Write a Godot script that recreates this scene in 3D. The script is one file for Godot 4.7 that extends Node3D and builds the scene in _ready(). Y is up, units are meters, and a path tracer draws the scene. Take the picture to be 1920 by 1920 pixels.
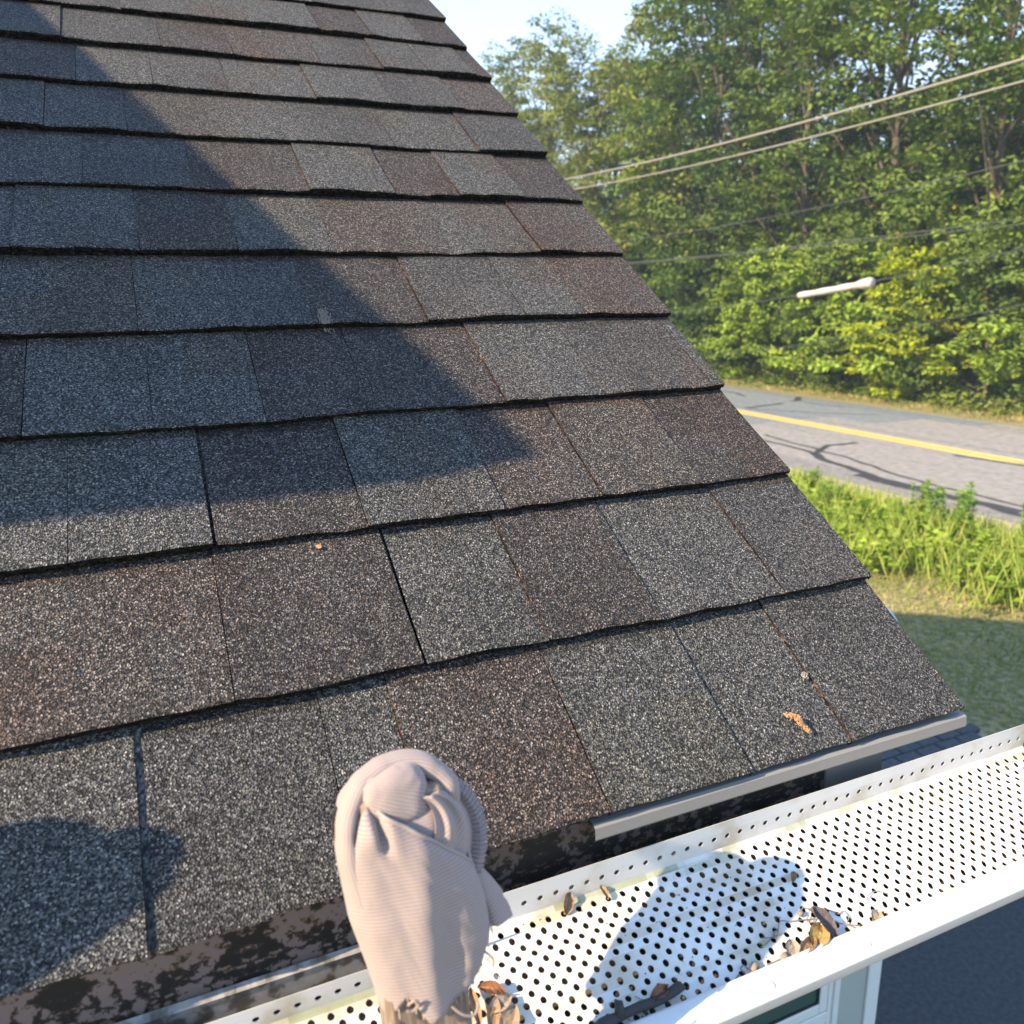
extends Node3D
# A shingled roof edge with a perforated gutter guard, a padded ladder rail, and a wooded road beyond.
# Metres, y up; the origin is the corner where the eave meets the rake, x runs along the eave, z away from the roof.

const SA := 0.573576   # sine and cosine of the roof's pitch, 35 degrees
const CA := 0.819152
const GROUND := -2.85
const COURSE := 0.143  # exposure of one course of shingles
const GUARD_SLOPE := 0.457
const SUN := Vector3(0.308, -0.2, -0.042)

var used := {}
var rng := RandomNumberGenerator.new()
var wob := FastNoiseLite.new()
var M := {}

# ------------------------------------------------------------------ naming and parenting

func numbered(called: String) -> String:
	var n: int = used.get(called, 0)
	used[called] = n + 1
	return called if n == 0 else "%s_%03d" % [called, n]

func tag(o: Node, label: String, category: String, group := "") -> Node:
	o.set_meta("label", label)
	o.set_meta("category", category)
	if group: o.set_meta("group", group)
	return o

func thing(called: String, label: String, category: String, at := Vector3.ZERO, group := "") -> Node3D:
	var o := Node3D.new()
	o.name = numbered(called)
	add_child(o)
	o.position = at
	tag(o, label, category, group)
	return o

func put(called: String, mesh: Mesh, mat: Material, parent: Node = null, kind := "") -> MeshInstance3D:
	var o := MeshInstance3D.new()
	o.mesh = mesh
	if mat: o.material_override = mat
	if parent == null:
		o.name = numbered(called)
		add_child(o, true)
	else:
		var n := 0
		var nm := called
		while parent.has_node(NodePath(nm)):
			n += 1
			nm = "%s_%03d" % [called, n]
		o.name = nm
		parent.add_child(o, true)
	if kind: o.set_meta("kind", kind)
	return o

# ------------------------------------------------------------------ geometry helpers

func RP(u: float, v: float, w := 0.0) -> Vector3:   # along the eave, up the slope, off the slope
	return Vector3(u, v * SA + w * CA, -(v * CA - w * SA))

class Sheet:   # collects triangles (wound for Godot) with colour and uv
	var p := PackedVector3Array()
	var c := PackedColorArray()
	var t := PackedVector2Array()
	var n := PackedVector3Array()
	func tri(a: Vector3, b: Vector3, d: Vector3, col := Color.WHITE, ua := Vector2.ZERO, ub := Vector2.ZERO, ud := Vector2.ZERO) -> void:
		p.append_array([a, b, d]); c.append_array([col, col, col]); t.append_array([ua, ub, ud])
	func quad(a: Vector3, b: Vector3, d: Vector3, e: Vector3, col := Color.WHITE, ua := Vector2.ZERO, ub := Vector2.ZERO, ud := Vector2.ZERO, ue := Vector2.ZERO) -> void:
		tri(a, b, d, col, ua, ub, ud); tri(a, d, e, col, ua, ud, ue)
	func mesh(smooth := false) -> ArrayMesh:
		var st := SurfaceTool.new()
		st.begin(Mesh.PRIMITIVE_TRIANGLES)
		st.set_smooth_group(0 if smooth else -1)
		for i in p.size():
			st.set_color(c[i]); st.set_uv(t[i]); st.add_vertex(p[i])
		if smooth: st.index()
		st.generate_normals()
		return st.commit()

func grid(s: Sheet, pts: Array, cols: Array = [], uvs: Array = [], flip := false) -> void:   # pts: rows of points
	for i in pts.size() - 1:
		for j in pts[i].size() - 1:
			var col: Color = cols[i][j] if cols else Color.WHITE
			var a: Vector3 = pts[i][j]; var b: Vector3 = pts[i][j + 1]; var d: Vector3 = pts[i + 1][j + 1]; var e: Vector3 = pts[i + 1][j]
			var q := [Vector2.ZERO, Vector2.ZERO, Vector2.ZERO, Vector2.ZERO]
			if uvs: q = [uvs[i][j], uvs[i][j + 1], uvs[i + 1][j + 1], uvs[i + 1][j]]
			if flip: s.quad(e, d, b, a, col, q[3], q[2], q[1], q[0])
			else: s.quad(a, b, d, e, col, q[0], q[1], q[2], q[3])

func box(s: Sheet, lo: Vector3, hi: Vector3, ch := 0.0, col := Color.WHITE) -> void:   # chamfered box
	var k := minf(ch, (hi - lo)[(hi - lo).min_axis_index()] * 0.45)
	var mid := (lo + hi) / 2; var h := (hi - lo) / 2
	for ax in 3:
		for sg in [-1.0, 1.0]:
			var u := (ax + 1) % 3; var v := (ax + 2) % 3
			var q := []
			for m in [[-1, -1], [1, -1], [1, 1], [-1, 1]]:
				var pt := Vector3.ZERO
				pt[ax] = sg * h[ax]; pt[u] = m[0] * (h[u] - k); pt[v] = m[1] * (h[v] - k)
				q.append(mid + pt)
			if sg > 0: s.quad(q[3], q[2], q[1], q[0], col)
			else: s.quad(q[0], q[1], q[2], q[3], col)
	if k <= 0: return
	for ax in 3:
		var u := (ax + 1) % 3; var v := (ax + 2) % 3
		for su in [-1.0, 1.0]:
			for sv in [-1.0, 1.0]:
				var q := []
				for m in [[-1.0, 0], [1.0, 0], [1.0, 1], [-1.0, 1]]:
					var pt := Vector3.ZERO
					pt[ax] = m[0] * (h[ax] - k)
					pt[u] = su * (h[u] - (k if m[1] else 0.0)); pt[v] = sv * (h[v] - (0.0 if m[1] else k))
					q.append(mid + pt)
				if su * sv > 0: s.quad(q[3], q[2], q[1], q[0], col)
				else: s.quad(q[0], q[1], q[2], q[3], col)
	for sx in [-1.0, 1.0]:
		for sy in [-1.0, 1.0]:
			for sz in [-1.0, 1.0]:
				var a := mid + Vector3(sx * h.x, sy * (h.y - k), sz * (h.z - k))
				var b := mid + Vector3(sx * (h.x - k), sy * h.y, sz * (h.z - k))
				var d := mid + Vector3(sx * (h.x - k), sy * (h.y - k), sz * h.z)
				if sx * sy * sz > 0: s.tri(a, d, b, col)
				else: s.tri(a, b, d, col)

func box_mesh(lo: Vector3, hi: Vector3, ch := 0.0) -> ArrayMesh:
	var s := Sheet.new(); box(s, lo, hi, ch); return s.mesh()

func tube(s: Sheet, path: Array, rad: Array, seg := 8, col := Color.WHITE, flat := 1.0, caps := true) -> void:
	var up := Vector3(0.13, 0.97, 0.2).normalized()
	var rings := []
	for i in path.size():
		var d: Vector3 = (path[mini(i + 1, path.size() - 1)] - path[maxi(i - 1, 0)]).normalized()
		var side := d.cross(up)
		if side.length() < 0.05: side = d.cross(Vector3.RIGHT)
		side = side.normalized()
		var nn := side.cross(d).normalized()
		var r: float = rad[i] if rad.size() > 1 else rad[0]
		var ring := []
		for k in seg + 1:
			var a := TAU * k / seg
			ring.append(path[i] + side * cos(a) * r + nn * sin(a) * r * flat)
		rings.append(ring)
	grid(s, rings, [], [], true)
	if caps:
		for e in [0, rings.size() - 1]:
			for k in seg:
				if e == 0: s.tri(path[0], rings[0][k], rings[0][k + 1], col)
				else: s.tri(path[e], rings[e][k + 1], rings[e][k], col)
	if col != Color.WHITE:
		for i in range(s.c.size() - (rings.size() - 1) * seg * 6 - (seg * 6 if caps else 0), s.c.size()): s.c[i] = col

func curve(pts: Array, n: int) -> Array:   # a smooth path through points
	var out := []
	for i in n + 1:
		var x := float(i) / n * (pts.size() - 1)
		var k := mini(int(x), pts.size() - 2)
		var a: Vector3 = pts[maxi(k - 1, 0)]; var b: Vector3 = pts[k]; var c: Vector3 = pts[k + 1]; var d: Vector3 = pts[mini(k + 2, pts.size() - 1)]
		out.append(b.cubic_interpolate(c, a, d, x - k))
	return out

func lookup(tab: Array, x: float) -> float:   # pairs of Vector2, rising x
	if x <= tab[0].x: return tab[0].y
	for i in tab.size() - 1:
		if x <= tab[i + 1].x:
			return lerpf(tab[i].y, tab[i + 1].y, (x - tab[i].x) / (tab[i + 1].x - tab[i].x))
	return tab[-1].y

func blob(centre: Vector3, r: Vector3, basis := Basis(), rough := 0.0, nu := 20, nv := 12, boxy := 1.0) -> Array:
	var rows := []
	for i in nv + 1:
		var row := []
		var th := PI * i / nv
		for j in nu + 1:
			var ph := TAU * j / nu
			var d := Vector3(sin(th) * cos(ph), cos(th), sin(th) * sin(ph))
			if boxy < 1.0: d = Vector3(signf(d.x) * pow(absf(d.x), boxy), signf(d.y) * pow(absf(d.y), boxy), signf(d.z) * pow(absf(d.z), boxy))
			var k := 1.0 + rough * wob.get_noise_3dv(d * 60.0 + centre * 900.0)
			row.append(centre + basis * (d * r * k))
		rows.append(row)
	return rows

# ------------------------------------------------------------------ materials

func noise_tex(size: int, freq: float, ramp: Array, octaves := 4, kind := FastNoiseLite.TYPE_SIMPLEX_SMOOTH, sd := 1, normal := 0.0, cell := -1) -> NoiseTexture2D:
	var f := FastNoiseLite.new()
	f.seed = sd; f.noise_type = kind; f.frequency = freq
	if kind == FastNoiseLite.TYPE_CELLULAR:
		f.fractal_type = FastNoiseLite.FRACTAL_NONE
		f.cellular_return_type = cell
		f.cellular_jitter = 1.0
	else:
		f.fractal_octaves = octaves
	var t := NoiseTexture2D.new()
	t.width = size; t.height = size; t.noise = f
	t.seamless = kind != FastNoiseLite.TYPE_CELLULAR
	t.generate_mipmaps = false
	if normal > 0:
		t.as_normal_map = true; t.bump_strength = normal
	elif ramp:
		var g := Gradient.new()
		var o := PackedFloat32Array(); var c := PackedColorArray()
		for e in ramp:
			o.append(e[0]); c.append(Color(e[1]).linear_to_srgb() if e[1] is Color else Color(e[1], e[2], e[3]).linear_to_srgb())
		g.offsets = o; g.colors = c
		t.color_ramp = g
	return t

func mat(col: Color, rough := 0.8, metal := 0.0, vc := false) -> StandardMaterial3D:   # col is linear
	var m := StandardMaterial3D.new()
	m.albedo_color = col.linear_to_srgb()
	m.roughness = rough; m.metallic = metal
	m.vertex_color_use_as_albedo = vc
	return m

func tri_mat(tex: Texture2D, scale: float, rough := 0.8, vc := false, nrm: Texture2D = null, nscale := 1.0) -> StandardMaterial3D:
	var m := mat(Color.WHITE, rough, 0.0, vc)
	m.albedo_texture = tex
	m.uv1_triplanar = true; m.uv1_world_triplanar = true
	m.uv1_scale = Vector3.ONE * scale
	if nrm:
		m.normal_enabled = true; m.normal_texture = nrm; m.normal_scale = nscale
	return m

func make_materials() -> void:
	var gran_n := noise_tex(1024, 0.30, [], 1, FastNoiseLite.TYPE_CELLULAR, 7, 5.0, FastNoiseLite.RETURN_DISTANCE)
	var ramps := [
		[[0.0, .008, .008, .0082], [0.2, .018, .018, .0182], [0.45, .042, .042, .0415], [0.65, .073, .073, .070], [0.82, .120, .118, .112], [0.94, .165, .161, .15], [1.0, .34, .33, .30]],
		[[0.0, .008, .0078, .008], [0.22, .018, .0168, .017], [0.48, .040, .037, .0365], [0.66, .066, .060, .057], [0.76, .095, .075, .063], [0.9, .135, .125, .118], [1.0, .33, .31, .275]]]
	for k in 2:
		var m := mat(Color.WHITE, 0.85, 0.0, true)
		m.albedo_texture = noise_tex(1024, 0.30, ramps[k], 1, FastNoiseLite.TYPE_CELLULAR, 7, 0.0, FastNoiseLite.RETURN_CELL_VALUE)
		m.normal_enabled = true; m.normal_texture = gran_n; m.normal_scale = 1.1
		m.metallic_specular = 0.35
		M["granule%d" % k] = m
	M.deck = tri_mat(M.granule0.albedo_texture, 2.0, 0.9)
	M.white_metal = tri_mat(noise_tex(512, 0.012, [[0.0, .64, .63, .60], [0.45, .64, .63, .60], [0.62, .60, .58, .53], [0.8, .52, .47, .39], [1.0, .4, .35, .26]], 5, FastNoiseLite.TYPE_SIMPLEX_SMOOTH, 3), 3.0, 0.42, true)
	M.lip_metal = tri_mat(noise_tex(512, 0.02, [[0.0, .60, .59, .57], [0.6, .60, .59, .57], [1.0, .52, .5, .46]], 4, FastNoiseLite.TYPE_SIMPLEX_SMOOTH, 4), 4.0, 0.38)
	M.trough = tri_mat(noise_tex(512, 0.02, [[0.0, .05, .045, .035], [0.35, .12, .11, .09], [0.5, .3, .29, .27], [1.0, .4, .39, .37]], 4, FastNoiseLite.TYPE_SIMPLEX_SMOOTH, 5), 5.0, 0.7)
	M.trough_dark = tri_mat(noise_tex(256, 0.03, [[0.0, .015, .014, .012], [0.6, .04, .037, .033], [1.0, .14, .13, .115]], 4, FastNoiseLite.TYPE_SIMPLEX_SMOOTH, 6), 6.0, 0.85)  # the gutter's dim inside is put into this colour, so holes read dark
	M.drip = mat(Color(.19, .185, .175), 0.5)
	var fine := FastNoiseLite.new(); fine.seed = 81; fine.frequency = 0.045; fine.fractal_octaves = 5; fine.fractal_gain = 0.6
	var broad := FastNoiseLite.new(); broad.seed = 82; broad.frequency = 0.008; broad.fractal_octaves = 3
	for k in 2:
		var im := Image.create(512, 512, false, Image.FORMAT_RGB8)
		for y in 512:
			for x in 512:
				var wrapx := absf(256.0 - x); var wrapy := absf(256.0 - y)   # mirrored, so that it tiles
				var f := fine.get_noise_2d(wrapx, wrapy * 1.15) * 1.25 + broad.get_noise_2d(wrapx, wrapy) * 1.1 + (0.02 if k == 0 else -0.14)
				var m := broad.get_noise_2d(wrapx * 1.7 + 900, wrapy * 1.7)
				var c := Color(.17, .125, .11).lerp(Color(.036, .024, .015), smoothstep(.10, -.08, f)).lerp(Color(.012, .009, .006), smoothstep(-.12, -.4, f))
				c = c.lerp(Color(.095, .065, .02), clampf(m * 2.2 - .2, 0, .7) * smoothstep(.3, .0, absf(f)))
				if k == 1: c = c.lerp(Color(.02, .016, .011), .35)  # right board: the drip edge's shade painted in on top of the mould
				im.set_pixel(x, y, c.linear_to_srgb())
		M["mould" if k == 0 else "mould_and_shade"] = tri_mat(ImageTexture.create_from_image(im), 5.0, 0.85)
	var wood := tri_mat(noise_tex(512, 0.02, [[0.0, .09, .055, .033], [0.4, .16, .11, .075], [0.6, .2, .15, .11], [1.0, .27, .21, .165]], 5, FastNoiseLite.TYPE_SIMPLEX_SMOOTH, 11), 1.0, 0.75)
	wood.uv1_scale = Vector3(24, 1.6, 24)
	M.wood = wood
	M.plain_white = mat(Color(.62, .64, .6), 0.6)
	M.shed_panel = mat(Color(.34, .38, .34), 0.7)
	M.shed_trim = mat(Color(.62, .66, .62), 0.6)
	M.rubber = mat(Color(.015, .015, .015), 0.6)
	var gl := mat(Color(.05, .09, .07), 0.06); gl.metallic_specular = 0.8
	M.glass = gl
	M.siding = mat(Color(.5, .5, .48), 0.7)
	# knitted cloth: ribs a couple of millimetres apart, with a finer weave across them
	var rib := Image.create(64, 64, false, Image.FORMAT_RGB8)
	var ribh := Image.create(64, 64, false, Image.FORMAT_RGB8)
	for y in 64:
		for x in 64:
			var a := 0.5 + 0.5 * cos(TAU * y / 64.0)
			var b := 0.5 + 0.5 * cos(TAU * 2.0 * x / 64.0 + 0.9 * sin(TAU * y / 64.0))
			var k := pow(a, 0.55)
			rib.set_pixel(x, y, (Color(.595, .482, .447) * 0.53 * (0.70 + 0.30 * k) * (0.95 + 0.05 * b)).linear_to_srgb())
			var hh := 0.8 * k + 0.2 * b
			ribh.set_pixel(x, y, Color(hh, hh, hh))
	ribh.bump_map_to_normal_map(2.0)
	var cl := mat(Color.WHITE, 0.95, 0.0, true)
	cl.albedo_texture = ImageTexture.create_from_image(rib)
	cl.normal_enabled = true; cl.normal_texture = ImageTexture.create_from_image(ribh); cl.normal_scale = 0.5
	cl.uv1_scale = Vector3(1.0 / 0.0024, 1.0 / 0.0019, 1)
	cl.rim_enabled = true; cl.rim = 0.3; cl.rim_tint = 0.6
	cl.metallic_specular = 0.2
	M.cloth = cl
	M.cloth_edge = mat(Color(.29, .245, .22), 0.95)
	M.cloth_back = mat(Color(.25, .2, .175), 0.95)
	# outdoors
	M.grass = tri_mat(noise_tex(1024, 0.03, [[0.0, .06, .07, .02], [0.3, .11, .11, .035], [0.5, .19, .16, .065], [0.75, .27, .21, .10], [1.0, .33, .26, .14]], 5, FastNoiseLite.TYPE_SIMPLEX_SMOOTH, 21), 0.35, 0.95)
	M.sand = tri_mat(noise_tex(512, 0.03, [[0.0, .2, .16, .11], [0.5, .32, .26, .19], [1.0, .42, .36, .28]], 5, FastNoiseLite.TYPE_SIMPLEX_SMOOTH, 22), 0.6, 0.95)
	M.asphalt = tri_mat(noise_tex(1024, 0.02, [[0.0, .155, .145, .135], [0.4, .2, .19, .175], [0.7, .24, .225, .205], [1.0, .29, .27, .25]], 6, FastNoiseLite.TYPE_SIMPLEX_SMOOTH, 23), 0.22, 0.9, true)
	M.tar = mat(Color(.035, .035, .038), 0.6)
	M.paint = tri_mat(noise_tex(256, 0.05, [[0.0, .5, .3, .06], [0.5, .66, .41, .1], [1.0, .7, .46, .14]], 4, FastNoiseLite.TYPE_SIMPLEX_SMOOTH, 24), 0.8, 0.75)
	M.paver = tri_mat(noise_tex(256, 0.06, [[0.0, .035, .037, .04], [1.0, .08, .08, .085]], 4, FastNoiseLite.TYPE_SIMPLEX_SMOOTH, 25), 1.5, 0.85)
	M.drive = tri_mat(noise_tex(512, 0.05, [[0.0, .022, .024, .026], [1.0, .05, .051, .053]], 5, FastNoiseLite.TYPE_SIMPLEX_SMOOTH, 26), 1.2, 0.85)
	M.bark = tri_mat(noise_tex(256, 0.04, [[0.0, .03, .024, .018], [0.5, .07, .055, .042], [1.0, .15, .115, .085]], 5, FastNoiseLite.TYPE_SIMPLEX_SMOOTH, 27), 1.0, 0.9)
	var lf := mat(Color.WHITE, 0.55, 0.0, true)
	lf.backlight_enabled = true; lf.backlight = Color(0.58, 0.7, 0.3)
	lf.metallic_specular = 0.12
	M.leaf = lf
	M.dry_leaf = mat(Color(.5, .5, .5), 0.8, 0.0, true)
	M.wire = mat(Color(.2, .19, .155), 0.6)
	M.wire_dark = mat(Color(.06, .065, .055), 0.5)
	M.tube = mat(Color(.42, .36, .33), 0.55)
	M.pole = tri_mat(noise_tex(256, 0.04, [[0.0, .1, .07, .05], [1.0, .25, .19, .14]], 4, FastNoiseLite.TYPE_SIMPLEX_SMOOTH, 28), 1.0, 0.9)
	M.pool = mat(Color(.5, .6, .66), 0.4)
	M.pool_shaded = mat(Color(.05, .09, .13), 0.4)  # inside of the pool, its shade put into the dark colour
	M.catkin = mat(Color(.34, .18, .085), 0.95)
	M.speck = mat(Color(.28, .27, .25), 0.9)
	M.twig = mat(Color(.035, .033, .032), 0.85)
	M.stem = mat(Color(.2, .17, .13), 0.85)

# ------------------------------------------------------------------ camera, sky, sun

func _ready() -> void:
	rng.seed = 20240
	wob.seed = 5; wob.frequency = 0.02
	var cam := Camera3D.new()
	cam.name = "camera"
	cam.fov = 65.134
	cam.near = 0.02; cam.far = 600.0
	cam.transform = Transform3D(Basis(Vector3(0.9174628, -0.0194522, 0.3973458), Vector3(0.1185193, 0.9668138, -0.2263278), Vector3(-0.3797568, 0.2547405, 0.8893211)), Vector3(-0.606658, 0.3566107, 0.4300587))
	var lens := CameraAttributesPhysical.new()
	lens.frustum_focal_length = 18.79
	lens.exposure_aperture = 6.6
	lens.frustum_focus_distance = 0.78
	cam.attributes = lens
	cam.fov = 65.134
	add_child(cam)
	var env := Environment.new()
	env.background_mode = Environment.BG_SKY
	var sm := ProceduralSkyMaterial.new()
	sm.sky_top_color = Color(0.45, 0.57, 0.74)
	sm.sky_horizon_color = Color(0.80, 0.86, 0.88)
	sm.sky_curve = 0.16
	sm.ground_horizon_color = Color(0.42, 0.43, 0.36)
	sm.ground_bottom_color = Color(0.16, 0.16, 0.12)
	sm.sky_energy_multiplier = 1.08
	var sky := Sky.new(); sky.sky_material = sm
	env.sky = sky
	env.tonemap_mode = Environment.TONE_MAPPER_LINEAR
	env.tonemap_exposure = 2.8
	env.sdfgi_enabled = true; env.ssao_enabled = true; env.ssil_enabled = true
	env.fog_enabled = true
	env.fog_density = 0.0011
	env.fog_light_color = Color(0.82, 0.9, 0.95)
	var we := WorldEnvironment.new()
	we.name = "environment"
	we.environment = env
	add_child(we)
	var sun := DirectionalLight3D.new()
	sun.name = "sun"
	sun.light_color = Color(1.0, 0.91, 0.78)
	sun.light_energy = 1.6
	sun.light_angular_distance = 0.5
	sun.shadow_enabled = true
	sun.transform = Transform3D(Basis.looking_at(SUN.normalized()), Vector3(0, 8, 0))
	add_child(sun)
	make_materials()
	build_ground()
	build_house()
	build_shed()
	build_gutter()
	build_ladder()
	build_trees()
	build_wires()
	build_debris()
	build_details()

# ------------------------------------------------------------------ ground and road

func flat_strip(edge_a: Array, edge_b: Array, y: float, cols: Array = []) -> ArrayMesh:   # two polylines of Vector2(x, z)
	var s := Sheet.new()
	for i in edge_a.size() - 1:
		var col: Color = cols[i] if cols else Color.WHITE
		s.quad(Vector3(edge_a[i].x, y, edge_a[i].y), Vector3(edge_a[i + 1].x, y, edge_a[i + 1].y), Vector3(edge_b[i + 1].x, y, edge_b[i + 1].y), Vector3(edge_b[i].x, y, edge_b[i].y), col)
	return s.mesh()

func ribbon(pts: Array, w: float, y: float) -> ArrayMesh:
	var a := []; var b := []
	for i in pts.size():
		var d: Vector2 = (pts[mini(i + 1, pts.size() - 1)] - pts[maxi(i - 1, 0)]).normalized().orthogonal()
		var k: float = w * 0.68 * (0.75 + 0.5 * absf(wob.get_noise_2d(i * 37.0, pts[0].x * 50.0)))
		a.append(pts[i] + d * k); b.append(pts[i] - d * k)
	return flat_strip(a, b, y)

func wander(pts: Array, amp: float) -> Array:
	var out := []
	for i in pts.size() - 1:
		var n := maxi(2, int(pts[i].distance_to(pts[i + 1]) / 0.25))
		for k in n:
			var q: Vector2 = pts[i].lerp(pts[i + 1], float(k) / n)
			out.append(q + Vector2(wob.get_noise_2d(q.x * 60, q.y * 60), wob.get_noise_2d(q.y * 60, q.x * 60 + 99)) * amp)
	out.append(pts[-1])
	return out

func build_ground() -> void:
	var g := Sheet.new()
	g.quad(Vector3(-300, GROUND, -300), Vector3(300, GROUND, -300), Vector3(300, GROUND, 300), Vector3(-300, GROUND, 300))
	put("ground", g.mesh(), M.grass, null, "structure")
	var za := []; var zb := []
	var va := []; var vb := []; var na := []; var nb := []
	for i in 121:
		var z := -130.0 + i * 1.5
		za.append(Vector2(10.25 + 0.12 * wob.get_noise_1d(z * 40), z)); zb.append(Vector2(18.35 + 0.1 * wob.get_noise_1d(z * 40 + 500), z))
		va.append(Vector2(18.0, z)); vb.append(Vector2(20.0 + 0.9 * wob.get_noise_1d(z * 25 + 900), z))
		na.append(Vector2(9.5 + 0.6 * wob.get_noise_1d(z * 30 + 300), z)); nb.append(Vector2(10.7, z))
	put("verge", flat_strip(va, vb, GROUND + 0.004), M.grass, null, "structure")
	put("verge", flat_strip(na, nb, GROUND + 0.004), M.sand, null, "structure")
	# asphalt with a bluer patch further along, shade put into its colour
	var rd := Sheet.new()
	for i in 120:
		for j in 10:
			var a: Vector2 = za[i].lerp(zb[i], j / 10.0); var b: Vector2 = za[i].lerp(zb[i], (j + 1) / 10.0)
			var d: Vector2 = za[i + 1].lerp(zb[i + 1], (j + 1) / 10.0); var e: Vector2 = za[i + 1].lerp(zb[i + 1], j / 10.0)
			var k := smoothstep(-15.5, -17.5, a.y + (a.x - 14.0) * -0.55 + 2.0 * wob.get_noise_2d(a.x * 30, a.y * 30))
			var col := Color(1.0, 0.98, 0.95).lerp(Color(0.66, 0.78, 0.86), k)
			if j == 0: col = col * Color(.8, .8, .85)
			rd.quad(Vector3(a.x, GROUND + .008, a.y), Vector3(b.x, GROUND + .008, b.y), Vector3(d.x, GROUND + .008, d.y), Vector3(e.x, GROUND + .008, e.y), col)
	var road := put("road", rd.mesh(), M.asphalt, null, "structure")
	for x0 in [14.12, 14.40]:
		var a := []; var b := []
		for i in 61:
			var z := -130.0 + i * 3.0
			var bend := 0.055 * (z + 12.0) * -1.0 * 0.25
			a.append(Vector2(x0 + bend, z)); b.append(Vector2(x0 + bend + 0.21, z))
		put("yellow_line", flat_strip(a, b, GROUND + 0.013), M.paint, road)
	var seams := [
		[[Vector2(13.4, -12.7), Vector2(12.6, -12.75), Vector2(12.0, -12.45), Vector2(11.6, -12.16)], 0.13],
		[[Vector2(11.6, -12.16), Vector2(11.85, -13.2), Vector2(11.73, -14.4), Vector2(11.9, -17.5)], 0.1],
		[[Vector2(12.35, -14.6), Vector2(12.1, -13.0), Vector2(11.9, -11.5), Vector2(11.35, -9.6), Vector2(11.2, -7.0)], 0.07],
		[[Vector2(11.6, -12.16), Vector2(11.3, -11.4), Vector2(10.95, -10.0), Vector2(10.9, -8.5), Vector2(10.6, -6.0)], 0.16],
		[[Vector2(10.85, -10.3), Vector2(10.75, -9.0), Vector2(10.9, -7.2)], 0.22],
		[[Vector2(15.1, -18.6), Vector2(15.9, -18.7), Vector2(16.7, -18.9)], 0.13],
		[[Vector2(15.1, -18.6), Vector2(15.5, -17.6), Vector2(16.4, -16.4), Vector2(17.2, -15.6)], 0.06],
		[[Vector2(17.4, -19.1), Vector2(17.7, -19.3), Vector2(18.2, -19.8)], 0.16],
		[[Vector2(17.0, -20.9), Vector2(17.3, -22.0), Vector2(17.2, -24.0)], 0.1],
		[[Vector2(17.5, -19.0), Vector2(17.4, -18.0), Vector2(17.6, -17.2)], 0.06]]
	for sm in seams:
		put("tar_seam", ribbon(wander(sm[0], 0.12), sm[1], GROUND + 0.011 + 0.002 * (seams.find(sm) % 3)), M.tar, road)
	# drive and brick paving beside the house, in its shade
	put("driveway", box_mesh(Vector3(0.2, GROUND - 0.05, -2.62), Vector3(4.4, GROUND + 0.03, 2.4)), M.drive, null, "structure")
	var pv := put("pavement", box_mesh(Vector3(2.75, GROUND - 0.05, -3.75), Vector3(4.7, GROUND + 0.012, -2.64)), M.sand, null, "structure")
	var variants := []
	for k in 4:
		var s := Sheet.new()
		box(s, Vector3(-0.096, -0.03, -0.046), Vector3(0.096, 0.03, 0.046), 0.006)
		variants.append(s.mesh())
	for i in 11:
		for j in 9:
			var b := put("brick", variants[(i * 3 + j) % 4], M.paver, pv)
			b.position = Vector3(2.9 + j * 0.2 + (0.1 if i % 2 else 0.0), GROUND + 0.02 + rng.randf_range(-.003, .003), -3.69 + i * 0.1)
			b.rotation.y = rng.randf_range(-.015, .015)

# ------------------------------------------------------------------ house and roof

const EDGES := [
	[-.648, -.531, -.480, -.353, -.228, -.128], [-.587, -.448, -.345, -.237, -.104], [-.583, -.460, -.333, -.230, -.113],
	[-.619, -.522, -.422, -.280, -.162, -.016], [-.623, -.532, -.450, -.323, -.202, -.122], [-.613, -.509, -.398, -.329, -.248, -.126],
	[-.543, -.402, -.288, -.196, -.095], [-.506, -.387, -.251, -.117], [-.569, -.465, -.338, -.216, -.098],
	[-.548, -.442, -.304, -.198, -.119, -.029], [-.453, -.278, -.183, -.085]]
# what happens at each edge, going right: d the surface drops, b it rises, s much the same
const STEPS := ["dsbbdb", "bdbdb", "dbdbd", "sddbsb", "sssbbs", "sddddb", "sbdbd", "dssb", "dsbsd", "dsdbbd", "sdbd"]
# tone of each piece, from the one left of the first edge: g grey, l light, k dark, n brown, r red-brown, m middling
const TONES := ["gmgnllm", "nkgklm", "lkgnrk", "ggkkgml", "ggmkmgn", "gklnrgn", "mklklk", "mgmlm", "gmllmn", "mkrmglk", "glklk"]

func tone(t: String) -> Array:   # material index, tint
	match t:
		"l": return [0, Color(1.10, 1.09, 1.06)]
		"k": return [1, Color(.80, .785, .79)]
		"n": return [1, Color(1.0, .93, .90)]
		"r": return [1, Color(1.22, 1.0, .93)]
		"m": return [0, Color(.87, .86, .865)]
	return [0, Color(1.0, .99, .97)]

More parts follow.
